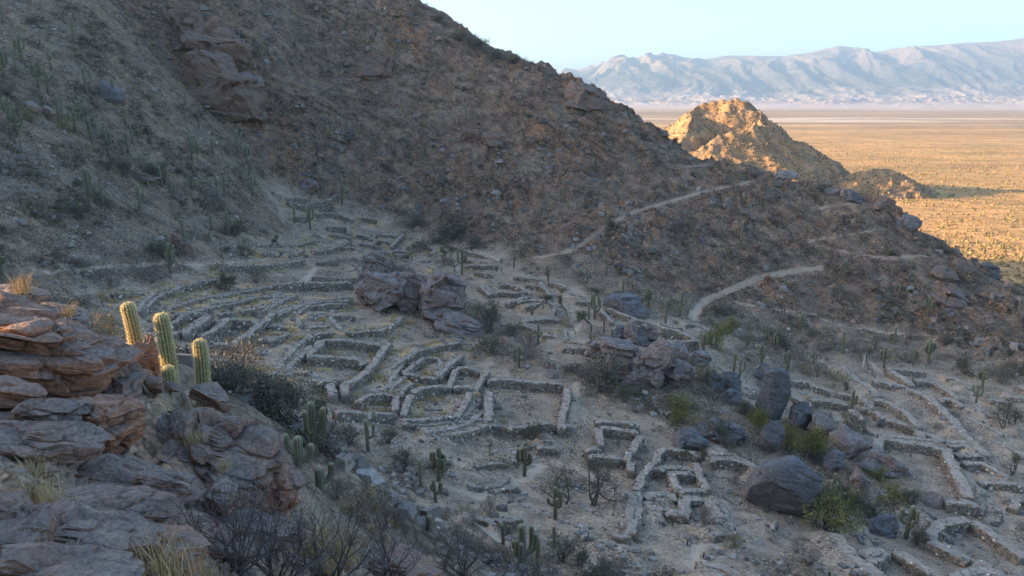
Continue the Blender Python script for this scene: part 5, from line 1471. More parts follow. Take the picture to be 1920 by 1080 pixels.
PROTO = {k: [proto(k, 40 + 7 * i + j) for j in range(4)] for i, k in enumerate(('grey', 'dark', 'green', 'bare', 'straw'))}
def bush(name, loc, w, h, kind, j, rz, label, group):
    root = empty(name, loc, rz)
    root.scale = (w, w, h)
    a, b = PROTO[kind][j % 4]
    obj('stems', a, None, root)
    if b is not None: obj('foliage', b, None, root)
    tag(root, label, 'bush', group)
    return root
# bushes one can point to: crop, foot x, y, width, height (crop pixels), kind, label
BUSH = """
2 1270 390 240 180 dark|dark leafy bush right of the toe of the split crag
2 1270 210 170 200 dark|olive tree-like bush just above the dark leafy bush
2 1430 270 150 120 dark|dark leafless bush right of the olive tree-like bush
2 1540 330 150 110 grey|brownish shrub behind the two-armed cactus at the crag toe
2 1540 420 190 90 grey|low shrub mass behind the cactus above the big squarish enclosure
8 830 930 300 260 dark|large dark thorny bush left of the broad cracked crag
8 980 1010 130 130 dark|small dark bush under the large dark thorny bush
8 1340 1066 210 140 green|bright green bush below the cracked crag
8 1640 430 190 120 dark|round dark bush at the foot of the lower hill path
8 1580 620 190 160 green|pale olive bush right of the raised enclosure
8 1680 540 110 110 green|small pale olive bush beside the larger one, right of the raised enclosure
8 1500 880 130 140 straw|straw-coloured bush under the small clump of cacti
8 560 470 90 80 straw|reddish dry bush below the bare tree of the middle pen
5 700 80 190 110 green|olive bush at the foot of the dark rocks, right of the oblong pen
5 950 200 210 230 dark|olive-grey bush in front of the dark ledge
5 1010 230 110 130 grey|grey twiggy bush at the right side of the olive-grey one
5 1210 110 190 150 green|yellowish bush left of the narrow leaning slab
5 1430 280 230 220 green|yellow-green bush above the great boulder
5 1620 300 210 190 green|second yellow-green bush, right of the one above the great boulder
5 850 320 90 90 dark|small dark bush beside the sunken cell tree
5 860 770 170 130 grey|grey shrub in front of the horseshoe pen
5 1060 900 150 110 straw|brown dry shrub below the horseshoe pen
5 1310 845 90 60 grey|small brown shrub below the great boulder
5 1480 930 150 130 bare|dark bare shrub in the lower slope, upper of two
5 1580 1030 230 160 bare|dark bare shrub in the lower slope, lower of two
5 30 1060 170 160 dark|dark green bush at the lower edge under the collapsed ring
7 620 800 400 260 green|wide yellow-green bush at the foot of the great boulder
7 760 640 170 150 green|green bush beside the many-armed cactus near the great boulder
7 960 730 330 230 dark|large olive bush right of the many-armed cactus
7 1060 620 190 150 green|yellowish bush behind the large olive bush
7 1190 620 200 150 dark|grey-green bush left of the pale boulder at the enclosure corner
7 1220 880 170 160 dark|round grey-green bush right of the dark cactus clump
7 820 150 200 170 dark|grey-green bush against the left end of the straight wall
7 960 450 150 100 green|small yellow-green bush on the pale tilted ledge
7 740 290 180 130 grey|grey twiggy bush between the broken ledge rocks
6 310 330 180 130 dark|olive bush behind the clump of cacti in the right-hand ruins
6 470 510 100 90 straw|pale dry bush between two small cacti in the right-hand ruins
6 600 530 120 100 grey|grey bush above the shallow pen
6 700 590 150 80 straw|straw bush on the wall right of the shallow pen
6 1550 520 150 130 dark|dark bush right of the seven-armed cactus
6 1780 560 220 130 dark|dark bush near the right edge below the hill foot
6 1830 330 180 120 grey|grey bush at the right end of the hill foot
6 1200 300 130 80 grey|grey bush behind the small cactus of the right-hand lane
6 810 370 120 120 grey|grey-brown bush left of the pale dead trunk
6 150 850 140 130 green|yellow-green bush at the left foot of the slab crag
g 840 560 170 90 dark|left of the dark green bushes at the hill foot above the ruins
g 1090 640 260 190 dark|largest dark green bush at the hill foot above the ruins
g 1220 690 150 110 dark|right of the dark green bushes at the hill foot above the ruins
g 640 840 200 130 grey|grey bush mass behind the split crag
g 890 690 140 110 grey|grey bush on the mound in mid gully
g 740 870 170 110 grey|brown bush left of the right-hand crag block
g 260 450 120 90 grey|dark shrub in the small pen near the gully head
3 850 700 130 80 dark|dark low bush under the round tree of the left terraces
3 330 620 260 130 grey|wide grey shrub behind the long terrace wall
3 60 640 210 160 grey|grey-brown shrub above the low ruined pen
3 1040 620 190 120 grey|grey shrub right of the round tree
3 980 440 150 120 dark|olive shrub by the bend of the upper left path
3 780 150 190 170 grey|grey-brown shrub in the middle of the left slope
3 900 300 170 110 dark|dark shrub below a two-stemmed cactus on the left slope
3 430 460 200 110 dark|olive shrub left of the many-stemmed cactus by the upper path
f 700 290 150 90 dark|left of three dark bushes on the left slope under the cactus clump
f 820 310 130 90 dark|middle of three dark bushes on the left slope under the cactus clump
f 1010 350 200 150 dark|right and largest of three dark bushes on the left slope
a 420 890 150 100 straw|straw-green bush under a four-armed cactus on the upper left slope
a 170 810 150 100 straw|straw-green bush beside the pale boulders of the upper left slope
f 480 600 150 90 dark|dark bush below the left slope cacti
4 330 200 200 190 dark|dark thorny bush behind the tall near-bank cactus
4 590 240 190 120 dark|thorny grey-green bush right of the slanting grass-topped wall
4 930 400 250 150 dark|thorny bush around the seven-armed cactus of the near bank
4 730 330 130 90 bare|low bare thorn bush left of the seven-armed cactus
4 1270 690 170 150 grey|grey leafless bush on the near bank below the rubble disc
4 1560 200 170 130 dark|olive bush behind the cactus by the wall ends
4 1110 650 110 70 straw|brown tussock on the near bank slope
4 980 700 130 110 grey|grey dry bush below the three-armed near-bank cactus
4 430 760 330 250 straw|brownish bush with pale twigs on the near bank
4 640 810 200 150 grey|grey bush right of the brownish near-bank bush
4 1160 760 170 100 grey|grey tangle on the near bank slope
4 1400 790 130 110 grey|grey-brown shrub behind the clump of near cacti
4 1760 1030 330 170 dark|dark green bush at the bottom edge right of the near cacti
4 230 560 220 170 grey|grey bush behind the foreground rocks' right end
"""
nb_ = 0
bush_pts = []
for line in BUSH.strip().split('\n'):
    a, lb = line.split('|'); k, X, Y, w, h, kind = a.split()
    u, v = cpx(k, float(X), float(Y)); b = seat(u, v); s = pxs(b[1]) / 3.5556
    bush('bush', (b[0], b[1] + 0.25 * float(w) * s, b[2] - 0.1), float(w) * s, float(h) * s * 1.05, kind, nb_, 1.3 * nb_, lb, 'named bushes among the ruins')
    bush_pts.append(b); nb_ += 1
# long dark bush mass behind the foreground cacti (photograph pixels)
for k, (u, v, w, h) in enumerate([(425, 742, 95, 66), (478, 772, 100, 70), (535, 792, 105, 62), (590, 800, 70, 50)]):
    b = seat(u, v); s = pxs(b[1])
    bush('bush', (b[0], b[1] + 0.3 * w * s, b[2] - 0.1), w * s * 1.05, h * s, 'dark', k, k * 2.1, ('left', 'second', 'third', 'right')[k] + ' bush of the dark row behind the lit foreground cacti', 'dark bush row behind the foreground cacti')

def make_tree(name, loc, hgt, wid, kind, seed, label, group):
    g = np.random.default_rng(seed)
    segs, tips = [], []
    nst = 1 if kind != 'thorn' else 3
    for s in range(nst):
        d = np.array([g.normal(0, 0.25), g.normal(0, 0.25), 1.0]); d /= np.linalg.norm(d)
        branch(np.array([g.normal(0, 0.04) * nst, g.normal(0, 0.04), -0.08]), d, 0.34, 0.035, 5 if kind == 'bare' else 4, g, segs, tips, 0.62, 0.12, (2, 3), 0.72)
    v, f = tubes(segs, 4)
    mx = np.percentile(np.hypot(v[:, 0], v[:, 1]), 93); mz = np.percentile(v[:, 2], 99)
    sc = np.array([0.5 * wid / mx, 0.5 * wid / mx, hgt * 0.95 / mz])
    root = empty(name, loc)
    first = [i for i, s_ in enumerate(segs) if s_[2] > 0.024]
    m1 = np.zeros(len(segs), bool); m1[first] = True
    ff = f.reshape(len(segs), 4, 4)
    bark = np.array([0.11, 0.09, 0.072])
    for nm, msk in (('trunk', m1), ('branches', ~m1)):
        fs = ff[msk].reshape(-1, 4); u_, inv = np.unique(fs, return_inverse=True)
        obj(nm, mesh(nm, v[u_] * sc, inv.reshape(-1, 4), False, np.tile(bark, (len(u_), 1))), M_BARK, root)
    if kind != 'bare':
        tp = np.array([t_[0] for t_ in tips if t_[1] <= 1]) * sc
        n = 2200 if kind == 'round' else 1700
        cen = tp[g.integers(0, len(tp), n)] + g.normal(0, 0.055 * wid, (n, 3)) * np.array([1, 1, 0.7])
        lv, lf = leaf_cloud(cen, 1, 0.021 * wid, g)
        cols = {'round': ((0.12, 0.112, 0.058), (0.15, 0.13, 0.066), (0.09, 0.09, 0.05)), 'thorn': ((0.11, 0.1, 0.062), (0.145, 0.12, 0.076)), 'olive': ((0.13, 0.13, 0.05), (0.10, 0.11, 0.045))}[kind]
        obj('crown', mesh('crown', lv, lf, False, crown_cols(n, g, cols, 3)), M_SHRUB, root)
    tag(root, label, 'tree', group)
TREES = """
5 700 330 130 130 olive|small olive tree growing in the wall beside the sunken cell
5 715 425 60 60 bare|slender sapling inside the small sunken cell
5 270 225 80 80 olive|small sapling on the floor of the oblong stone pen
5 240 720 130 150 bare|leafless little tree at the small three-sided pen
5 640 740 110 110 bare|leafless sapling on the slope below the rubble bank
5 100 600 420 330 thorn|large spreading thorn tree left of the narrow wall-walk
4 1760 590 330 290 thorn|second large thorn tree, left part of the same thicket
5 250 390 40 110 bare|thin bare stem below the oblong stone pen
2 770 480 140 140 bare|bare tree beside the small rounded pen
3 865 660 220 170 round|round-crowned dark tree on the left terraces
3 1160 415 110 90 round|small tree by the walls at the path bend
3 50 770 150 120 bare|leafless tree beside the low ruined pen at left
g 845 770 140 130 round|left dark tree in mid gully
g 1040 780 150 140 round|right dark tree in mid gully
g 1110 820 120 110 bare|bare tree left of the three-armed cactus behind the crag
g 1420 820 70 90 olive|small pale tree among the small stone cells
8 590 410 130 190 round|tall dark-stemmed tree in the middle pens
8 410 370 140 95 round|flat-topped umbrella tree by the pale upright stone
8 740 520 190 150 round|dark tree around the cactus in the middle of the ruins
8 640 520 110 90 bare|leafless tree left of the dark middle tree
8 1760 630 110 90 olive|small tree on the slope right of the pale olive bush
6 450 390 100 120 round|small tree below the two-armed cactus in the right-hand slope
6 690 650 110 100 round|little dark tree on the wall by the lone cactus
6 890 480 130 150 round|dark tree right of the pale dead trunk
6 560 400 120 80 bare|bare low tree behind the shallow pen
6 1790 880 190 180 thorn|left of two leaning trees at the right edge
6 1860 870 190 130 thorn|right of two leaning trees at the right edge
7 1840 390 170 170 thorn|dark little tree by the long level wall at the right edge
7 1835 230 60 130 bare|thin bare tree above the dark little tree at the right edge
7 1420 950 90 100 bare|bare shrubby tree in the shadowed long pen
4 1275 310 90 140 bare|leafless sapling on the round rubble disc
4 1810 270 110 130 bare|pale bare tree by the stacked wall ends
c 15 250 45 40 round|lone tree on the hill skyline
"""
for i, line in enumerate(TREES.strip().split('\n')):
    a, lb = line.split('|'); k, X, Y, w, h, kind = a.split()
    u, v = cpx(k, float(X), float(Y)); b = seat(u, v); s = pxs(b[1]) / 3.5556
    make_tree('tree', b, float(h) * s * 1.05, float(w) * s, kind, 2000 + i, lb, 'small trees of the ruins')
print('trees', round(time.time() - T0, 1))

# ------------------------------------------------------------------ scattered cover
def merge(protos, pos, scl, rz, pick, tint=None):
    V, F, C = [], [], []
    off = 0
    for k, (pv, pf, pc) in enumerate(protos):
        m = pick == k
        n = m.sum()
        if n == 0: continue
        c, s = np.cos(rz[m]), np.sin(rz[m])
        q = pv[None] * scl[m][:, None, :]
        x = q[:, :, 0] * c[:, None] - q[:, :, 1] * s[:, None]; y = q[:, :, 0] * s[:, None] + q[:, :, 1] * c[:, None]
        v = np.stack([x, y, q[:, :, 2]], 2) + pos[m][:, None]
        V.append(v.reshape(-1, 3)); F.append((pf[None] + off + len(pv) * np.arange(n)[:, None, None]).reshape(-1, pf.shape[1])); off += n * len(pv)
        cc = np.repeat(pc[None], n, 0)
        if tint is not None: cc = cc * tint[m][:, None, :]
        C.append(cc.reshape(-1, 3))
    return np.concatenate(V), np.concatenate(F), np.concatenate(C)
def lowshrub(seed, n=36, size=0.17, cols=((0.15, 0.125, 0.10),)):
    g = np.random.default_rng(seed)
    d = g.normal(size=(n, 3)); d /= np.linalg.norm(d, axis=1)[:, None]; d[:, 2] = np.abs(d[:, 2])
    r = g.uniform(0.25, 1.0, (n, 1)) ** 0.5
    cen = d * r * np.array([0.5, 0.5, 0.85]) + np.array([0, 0, 0.05])
    v, f = leaf_cloud(cen, 1, size, g, 0.8)
    v[:, 2] = np.maximum(v[:, 2], -0.1)
    return v, f, crown_cols(n, g, cols, 3)
g = np.random.default_rng(4242)
LVv = LAND['v']; Lx, Ly = LVv[:, 0], LVv[:, 1]
inview = (np.abs(Lx) < 0.80 * Ly) & (Ly > 26) & (Ly < 262) & ~LAND['beyond']
wdl = look(wall_d, Lx, Ly)
# weight every land vertex by the picture area of its cell, so cover comes out even over steep and flat land
_sy, _sz = Ly * math.cos(PITCH) - LVv[:, 2] * math.sin(PITCH), Ly * math.sin(PITCH) + LVv[:, 2] * math.cos(PITCH)
_U = (Lx / _sy).reshape(LAND['shape']); _Vp = (_sz / _sy).reshape(LAND['shape'])
_ar = np.maximum(np.gradient(_Vp, axis=0), 0) * np.gradient(_U, axis=1)
AREA = np.clip(_ar.ravel() / np.median(np.abs(_ar)), 0.0, 12.0) + 0.05
def pick_land(w, n):
    w = np.where(inview, w * AREA, 0); i = g.choice(len(w), n, p=w / w.sum())
    p = LVv[i].copy(); p[:, :2] += g.normal(0, 0.25, (n, 2))
    return p, i
clump = smooth(-0.15, 0.35, fbm(Lx / 7, Ly / 7, 3, 601))
# --- scrub too small and thick to count: one cover for the hill and slopes
wgt = (1 - LAND['path']) * (1 - LAND['fg']) * (LAND['hm'] * 1.0 + (1 - LAND['hm']) * (1 - LAND['ruin']) * 1.6 + 0.05) * (0.12 + clump)
wgt = np.where((LAND['path'] > 0.1), 0, wgt)
GREY = ((0.19, 0.145, 0.105), (0.14, 0.108, 0.078), (0.24, 0.19, 0.13)); DARK = ((0.095, 0.085, 0.048), (0.12, 0.10, 0.058), (0.07, 0.064, 0.038)); STRAW = ((0.34, 0.26, 0.13), (0.27, 0.2, 0.1))
pr = [lowshrub(10 + k, 17, 0.15, GREY) for k in range(3)] + [lowshrub(20 + k, 17, 0.15, DARK) for k in range(3)] + [lowshrub(30, 22, 0.15, STRAW)]
N = 24000
p, i = pick_land(wgt, N)
w = g.uniform(0.4, 1.35, N) * (0.7 + 0.5 * clump[i]) * np.clip(Ly[i] / 130, 0.45, 1.2)
scl = np.stack([w, w, w * g.uniform(0.55, 0.9, N)], 1)
pk = g.choice(7, N, p=[0.2, 0.2, 0.17, 0.12, 0.12, 0.1, 0.09])
v, f, c = merge(pr, p, scl, g.uniform(0, 6.3, N), pk)
tag(obj('scrub', mesh('scrub', v, f, False, c), M_SHRUB), 'thin cover of small dry shrubs over hill and slopes', 'scrub', kind='stuff')
# --- the larger hillside shrubs, each its own
N = 300
p, i = pick_land(wgt * (0.2 + clump), N)
for k in range(N):
    hill_ = LAND['hm'][i[k]] > 0.5
    kind = ('grey', 'dark', 'grey', 'bare', 'dark')[k % 5]
    w = g.uniform(1.3, 2.7)
    bush('shrub', (p[k, 0], p[k, 1], p[k, 2] - 0.08), w, w * g.uniform(0.5, 0.75), kind, k, g.uniform(0, 6.3),
         {'grey': 'grey-brown', 'dark': 'dark olive', 'bare': 'leafless grey'}[kind] + (' shrub rooted on the shaded great hill' if hill_ else ' shrub on the stony slopes around the ruins'), 'shrubs of the hill' if hill_ else 'shrubs of the slopes')
# --- loose stones and rubble
def pebble(seed):
    gg = np.random.default_rng(seed)
    v = BOX * (1 + gg.uniform(-0.35, 0.35, (8, 3))); v[4:, :2] *= 0.7
    return v, BOXF, np.full((8, 3), 1.0)
pb = [pebble(k) for k in range(6)]
def stone_cover(name, label, wg, N, s0, s1, power, cols):
    p, i = pick_land(wg, N)
    s = s0 + (s1 - s0) * g.random(N) ** power
    scl = np.stack([s * g.uniform(0.7, 1.6, N), s, s * g.uniform(0.4, 0.9, N)], 1)
    tint = np.array(cols)[g.integers(0, len(cols), N)] * g.uniform(0.6, 1.35, (N, 1))
    v, f, c = merge(pb, p, scl, g.uniform(0, 6.3, N), g.integers(0, 6, N), tint)
    tag(obj(name, mesh(name, v, f, False, c), M_STONE), label, 'rubble', kind='stuff')
RC = ((0.19, 0.155, 0.125), (0.14, 0.115, 0.095), (0.23, 0.19, 0.155), (0.25, 0.16, 0.11))
stone_cover('hill_scree', 'broken scree blocks strewn over the great hill', LAND['hm'] * (1 - LAND['path']) * (0.25 + LAND['craggy']), 6500, 0.12, 1.5, 4.5, RC)
rub = smooth(0.0, 0.4, fbm(Lx / 12, Ly / 12, 3, 611))
GC = ((0.25, 0.21, 0.17), (0.19, 0.16, 0.13), (0.33, 0.28, 0.23), (0.28, 0.215, 0.165))
stone_cover('rubble', 'loose grey stones scattered between the ruins', (1 - LAND['hm']) * (1 - LAND['fg']) * (0.15 + rub) * (1 - 0.45 * LAND['ruin']) * (1 - 0.85 * LAND['path']), 9000, 0.10, 0.8, 3.4, GC)
# --- dry yellow grass on the left terraces
lw = (1 - LAND['hm']) * (1 - smooth(-18, 14, Lx)) * smooth(0.0, 0.4, fbm(Lx / 4, Ly / 3, 3, 621)) * smooth(72, 84, Ly) * ((wdl < 1.7) & (wdl > 0.2))
def tuftlet(seed, n=16):
    gg = np.random.default_rng(seed)
    az = gg.uniform(0, 6.3, n); tl = gg.uniform(0.05, 0.8, n); l = gg.uniform(0.5, 1.0, n)
    d = np.stack([np.cos(az) * np.sin(tl), np.sin(az) * np.sin(tl), np.cos(tl)], 1) * l[:, None]
    b = gg.normal(0, 0.18, (n, 3)); b[:, 2] = 0
    sd = np.stack([-np.sin(az), np.cos(az), np.zeros(n)], 1) * 0.07
    v = np.stack([b - sd, b + sd, b + d], 1).reshape(-1, 3)
    return v, np.arange(3 * n).reshape(-1, 3), np.tile(np.array([0.56, 0.39, 0.17]), (3 * n, 1)) * np.repeat(gg.uniform(0.7, 1.2, (n, 1)), 3, 0)
tf = [tuftlet(k) for k in range(4)]
N = 1700
p, i = pick_land(lw + 1e-9, N)
s = g.uniform(0.25, 0.6, N)
v, f, c = merge(tf, p, np.stack([s * 1.2, s * 1.2, s], 1), g.uniform(0, 6.3, N), g.integers(0, 4, N))
tag(obj('dry_grass', mesh('dry_grass', v, f, False, c), M_SHRUB), 'patches of dry yellow grass on the left-hand terraces', 'grass', kind='stuff')

# --- scrub of the plain and of the lone hill
def lump(seed):
    gg = np.random.default_rng(seed)
    a = np.arange(6) / 6 * 2 * math.pi
    r1 = gg.uniform(0.75, 1.15, 6); r2 = gg.uniform(0.5, 0.9, 6)
    v = np.concatenate([np.stack([0.5 * r1 * np.cos(a), 0.5 * r1 * np.sin(a), np.full(6, -0.12)], 1), np.stack([0.5 * r2 * np.cos(a + 0.3), 0.5 * r2 * np.sin(a + 0.3), gg.uniform(0.5, 0.8, 6)], 1), [[0, 0, 1.0]]])
    f = []
    for k in range(6):
        n = (k + 1) % 6
        f += [(k, n, 6 + n), (k, 6 + n, 6 + k), (6 + k, 6 + n, 12)]
    return v, np.array(f), np.ones((13, 3))
lp = [lump(k) for k in range(8)]
N = 22000
yy = np.exp(g.uniform(math.log(205), math.log(1700), N)); xx = g.uniform(-0.25, 0.80, N) * yy
ok = (tps(xx, np.minimum(yy, 420)) < plain(xx, yy) - 0.2) | (yy > 330)
ok &= ~((hill2(xx, yy) > plain(xx, yy)) & (yy > 540) & (yy < 800))
dens = fbm(xx / 60, yy / 60, 3, 631)
ok &= (dens + g.uniform(-0.9, 0.9, N)) > -0.35
xx, yy = xx[ok], yy[ok]; N = len(xx)
far = smooth(350, 900, yy)
w = g.uniform(0.7, 2.1, N) * (1 + 0.5 * far)
pc = np.array([[0.26, 0.165, 0.07], [0.21, 0.155, 0.06], [0.32, 0.195, 0.085], [0.17, 0.145, 0.055]])[g.integers(0, 4, N)] * g.uniform(0.75, 1.25, (N, 1))
v, f, c = merge(lp, np.stack([xx, yy, plain(xx, yy) + 0.1], 1), np.stack([w, w, w * g.uniform(0.4, 0.62, N)], 1), g.uniform(0, 6.3, N), g.integers(0, 8, N), pc)
tag(obj('plain_scrub', mesh('plain_scrub', v, f, False, c), M_SHRUB), 'low bushes dotting the sunlit plain', 'scrub', kind='stuff')
N = 4200
xx = g.uniform(90, 380, N); yy = g.uniform(550, 780, N)
hz = hill2(xx, yy); ok = hz > plain(xx, yy) + 0.3
xx, yy, hz = xx[ok], yy[ok], hz[ok]; N = len(xx)
w = g.uniform(0.8, 2.4, N)
pc = np.array([[0.20, 0.145, 0.08], [0.28, 0.19, 0.1], [0.15, 0.12, 0.065]])[g.integers(0, 3, N)] * g.uniform(0.75, 1.25, (N, 1))
v, f, c = merge(lp, np.stack([xx, yy, hz], 1), np.stack([w, w, w * g.uniform(0.45, 0.8, N)], 1), g.uniform(0, 6.3, N), g.integers(0, 8, N), pc)
tag(obj('lone_hill_scrub', mesh('lone_hill_scrub', v, f, False, c), M_SHRUB), 'small bushes and rocks dotting the lone sunlit hill', 'scrub', kind='stuff')
# bushes on the skyline of the great hill
for k, (u, v_, w_, h_) in enumerate([(790, 12, 30, 12), (820, 30, 26, 12), (832, 40, 22, 12), (862, 66, 34, 18), (880, 76, 34, 20), (897, 88, 34, 22), (912, 98, 26, 16), (930, 106, 26, 16), (947, 112, 22, 14), (962, 122, 24, 16), (985, 132, 16, 14), (1012, 143, 12, 12), (1130, 212, 26, 12), (1205, 262, 30, 14), (1275, 300, 40, 14), (1345, 315, 34, 10), (1410, 330, 40, 12), (1540, 358, 30, 12), (1730, 445, 34, 18), (1770, 475, 30, 16), (1820, 515, 30, 12)]):
    b = seat(u, v_ + 6); s = pxs(b[1])
    bush('shrub', (b[0], b[1], b[2] - 0.1), w_ * s, h_ * s, ('grey', 'dark')[k % 2], k, k * 1.7, ORD[k] + ' shrub from the left along the skyline of the great hill', 'skyline shrubs')
# cacti out on the plain
for k, (X, Y, Y2) in enumerate([(1505, 580, 535), (1605, 570, 520), (1630, 612, 580), (1660, 612, 560), (1720, 600, 545), (1775, 600, 550), (1785, 480, 450)]):
    u, v_ = cpx('e', X, Y); a, b_ = ray(u, v_)
    yy_ = np.linspace(150, 900, 3000); j = np.argmax(plain(a * yy_, yy_) >= b_ * yy_); y_ = yy_[j]
    h = (Y - Y2) / 3.5556 * pxs(y_)
    o = make_cactus((a * y_, y_, plain(np.array([a * y_]), np.array([y_]))[0]), h, 0.3, k % 3, 3000 + k, 6, 2, (0.2, 0.18, 0.075))
    tag(o, ORD[k] + ' cactus from the left out on the sunlit plain', 'cactus', 'cacti on the plain')
print('cover', round(time.time() - T0, 1))

# ------------------------------------------------------------------ foreground grass, twigs and small fittings
def grass_proto(seed, n=130, spread=0.09, h=0.45, lean=0.5, cols=((0.50, 0.34, 0.155), (0.40, 0.28, 0.13), (0.60, 0.43, 0.20))):
    gg = np.random.default_rng(seed)
    V, F, C = [], [], []
    k = 0
    for i in range(n):
        az = gg.uniform(0, 6.3); tl = abs(gg.normal(0, lean)); l = h * gg.uniform(0.5, 1.15)
        b = np.array([gg.normal(0, spread), gg.normal(0, spread), -0.03])
        d = np.array([math.cos(az) * math.sin(tl), math.sin(az) * math.sin(tl), math.cos(tl)])
        sd = np.array([-math.sin(az), math.cos(az), 0]) * gg.uniform(0.002, 0.005)
        m = b + d * l * 0.55; t_ = b + d * l + np.array([math.cos(az), math.sin(az), -0.4]) * l * 0.18
        V += [b - sd, b + sd, m + sd * 0.8, m - sd * 0.8, t_]; F += [(k, k + 1, k + 2), (k, k + 2, k + 3), (k + 3, k + 2, k + 4)]; k += 5
        C += [np.array(cols[gg.integers(0, len(cols))]) * gg.uniform(0.75, 1.25)] * 5
    me = mesh('blades', np.array(V), np.array(F), False, np.array(C)); me.materials.append(M_SHRUB)
    return me
GP = [grass_proto(50 + k, 170) for k in range(4)] + [grass_proto(60 + k, 60, 0.16, 0.22, 0.9, ((0.45, 0.38, 0.26), (0.38, 0.31, 0.2))) for k in range(2)]
def fpoint(u, v):
    p = cast(u, v, 0, y0=3.0)
    p[2] = gz(p[0], p[1])
    return p
def tuft(b, s, k, lb):
    o = empty('grass_tuft', b, k * 1.3); s *= 1.35; o.scale = (s, s, s)
    obj('blades', GP[k], None, o)['kind'] = 'stuff'
    tag(o, lb, 'grass tuft', 'dry grass tufts of the foreground')
TUFT = [(40,548,13.0,0.75,0,'sunlit yellow tuft on top of the left-edge rock'),(128,592,13.0,0.55,1,'small sunlit yellow tuft on the crest of the reddish ledge'),
 (365,832,11.4,0.55,2,'small yellow tuft growing from the great sloping rock'),(300,888,9.4,0.5,3,'tuft under the dark crack of the great sloping rock'),(55,850,8.6,0.6,0,'tuft below the long tilted slab'),
 (140,905,8.2,0.7,1,'upright pale tuft behind the low layered slab'),(28,965,6.9,0.75,2,'tall tuft beside the hollow at the left edge'),(90,945,7.4,0.65,3,'left of the pair of tufts above the layered bench'),
 (115,950,7.5,0.6,0,'right of the pair of tufts above the layered bench'),(160,955,7.4,0.6,1,'short tuft right of the pair above the layered bench'),(295,1062,6.4,1.0,2,'big dry tuft at the bottom of the foreground'),
 (330,1060,6.6,0.8,0,'smaller tuft joined to the right of the big dry tuft'),(45,1060,5.4,0.6,3,'thin tuft near the bottom left corner'),(20,1062,5.3,0.6,0,'thin tuft in the bottom left corner'),(120,1072,5.6,0.6,1,'sparse green-grey tuft at the bottom edge'),
 (515,1062,9.4,0.8,2,'low tuft at the bottom edge beside the bare bush'),(3,690,10.6,0.9,3,'tuft cut by the left edge below the reddish ledge'),(45,770,10.0,0.6,0,'tuft on the brown ledge at the left edge'),(65,745,10.6,0.5,1,'pale sparse tuft under the reddish ledge'),
 (420,880,11.0,0.4,2,'tiny tuft low on the great sloping rock'),(238,770,10.8,0.5,4,'sparse grey grass beside the crumbling ledge'),(95,720,10.9,0.5,4,'sparse grass under the left part of the reddish ledge'),
 (230,975,7.6,0.6,5,'matted pale grass in the middle of the shelf'),(280,960,7.9,0.6,4,'matted pale grass behind the big dry tuft'),(25,880,8.1,0.7,5,'matted grey grass at the left edge'),(180,800,9.8,0.4,5,'sparse grass in the hollow of the crumbling ledge'),
 (65,905,8.0,0.7,1,'yellowish tuft above the squared block'),(175,880,8.8,0.5,4,'thin grass below the crumbling ledge'),(250,1010,7.0,0.7,5,'flattened pale grass left of the big dry tuft'),(95,1030,6.0,0.7,5,'flattened pale grass on the layered bench'),
 (15,1010,6.2,0.7,4,'bleached grass beside the squared block'),(370,1045,7.6,0.6,2,'small tuft right of the big dry tuft'),(450,1010,9.0,0.6,4,'thin grass on the wide grey bench'),(240,850,9.6,0.5,4,'wispy grass beside the great sloping rock'),(330,775,12.2,0.4,1,'tiny tuft high on the great sloping rock')]
for (u, v_, y, s, k, lb) in TUFT:
    b = np.array(P(u, v_, y))
    if y < 12.5 and not (u in (365, 420)):
        q = fpoint(u, v_)
        if abs(q[1] - y) < 2.5: b = q
    tuft(b, s, k, lb)
# yellow grassy patch below the shelf and grass on the near bank
gq = np.random.default_rng(515)
for k in range(46):
    u, v_ = gq.uniform(575, 790), gq.uniform(965, 1060)
    q = cast(u, v_, 0, y0=8.0)
    if q is None: continue
    q[2] = gz(q[0], q[1])
    tuft(q, gq.uniform(0.6, 1.1), int(gq.integers(0, 6)), 'pale yellow tuft in the grassy patch below the foreground rocks')
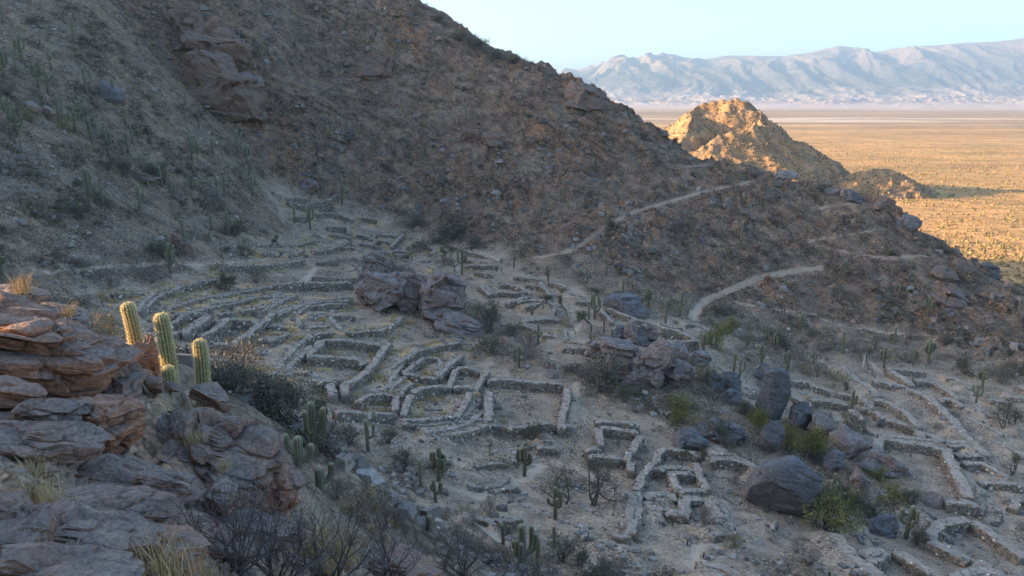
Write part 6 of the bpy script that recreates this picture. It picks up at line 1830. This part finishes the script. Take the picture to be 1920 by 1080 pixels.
# bare twiggy bushes along the bottom (foot pixel, distance, width, height in metres)
for k, (u, v_, y, w, h, kind, lb) in enumerate([
        (430, 1085, 8.0, 1.9, 1.4, 'bare', 'left bare twiggy bush along the bottom edge of the foreground'),
        (520, 1090, 8.6, 2.1, 1.5, 'bare', 'middle bare twiggy bush along the bottom edge of the foreground'),
        (620, 1095, 10.0, 2.4, 1.6, 'bare', 'right bare twiggy bush along the bottom edge of the foreground'),
        (720, 1090, 14.5, 2.4, 1.5, 'bare', 'bare bush in front of the pink ledge at the bottom'),
        (870, 1090, 22.0, 3.6, 2.2, 'bare', 'wide dark bare bush left of the near cacti at the bottom edge'),
        (950, 1085, 33.0, 4.0, 2.4, 'bare', 'dark bare bush behind the near cacti at the bottom edge'),
        (560, 915, 14.5, 0.8, 0.9, 'bare', 'twiggy bush with orange sunlit tips at the right end of the foreground rocks'),
        (720, 990, 20.0, 1.6, 1.3, 'bare', 'twiggy bush with a sunlit orange tip below the foreground rocks'),
        (200, 640, 12.6, 0.42, 0.6, 'straw', 'reddish dry bush standing on the ledge left of the lit cacti')]):
    b = np.array(P(u, v_, y))
    bush('twig_bush', b, w, h, kind, k, k * 1.9, lb, 'bare bushes of the foreground')
# thin dark marker posts
for k, (X, Y, h_) in enumerate([(740, 862, 38), (848, 950, 42), (990, 1034, 42)]):
    u, v_ = cpx('5', X, Y); b = seat(u, v_); s = pxs(b[1]) / 3.5556
    vv, ff = tubes([((0, 0, -0.3), (0.03, 0, h_ * s), 0.07, 0.055), ((0.03, 0, h_ * s), (0.03, 0, h_ * s + 0.05), 0.075, 0.04)], 8)
    o = obj('marker_post', mesh('marker_post', vv, ff, True, np.tile([0.05, 0.045, 0.04], (len(vv), 1))), M_BARK)
    o.location = b
    tag(o, ('upper', 'middle', 'lower')[k] + ' of three dark posts beside the path at the lower edge', 'post', 'path posts')
u, v_ = cpx('7', 1412, 640); b = seat(u, v_); s = pxs(b[1]) / 3.5556
vv, ff = tubes([((0, 0, -0.3), (0.12, 0, 75 * s), 0.07, 0.055), ((0.12, 0, 75 * s), (0.13, 0, 78 * s), 0.06, 0.03)], 8)
o = obj('marker_post', mesh('marker_post', vv, ff, True, np.tile([0.08, 0.06, 0.045], (len(vv), 1))), M_BARK); o.location = b
tag(o, 'leaning wooden post at the corner of the great four-sided enclosure', 'post')
print('done', len(bpy.data.objects), round(time.time() - T0, 1))
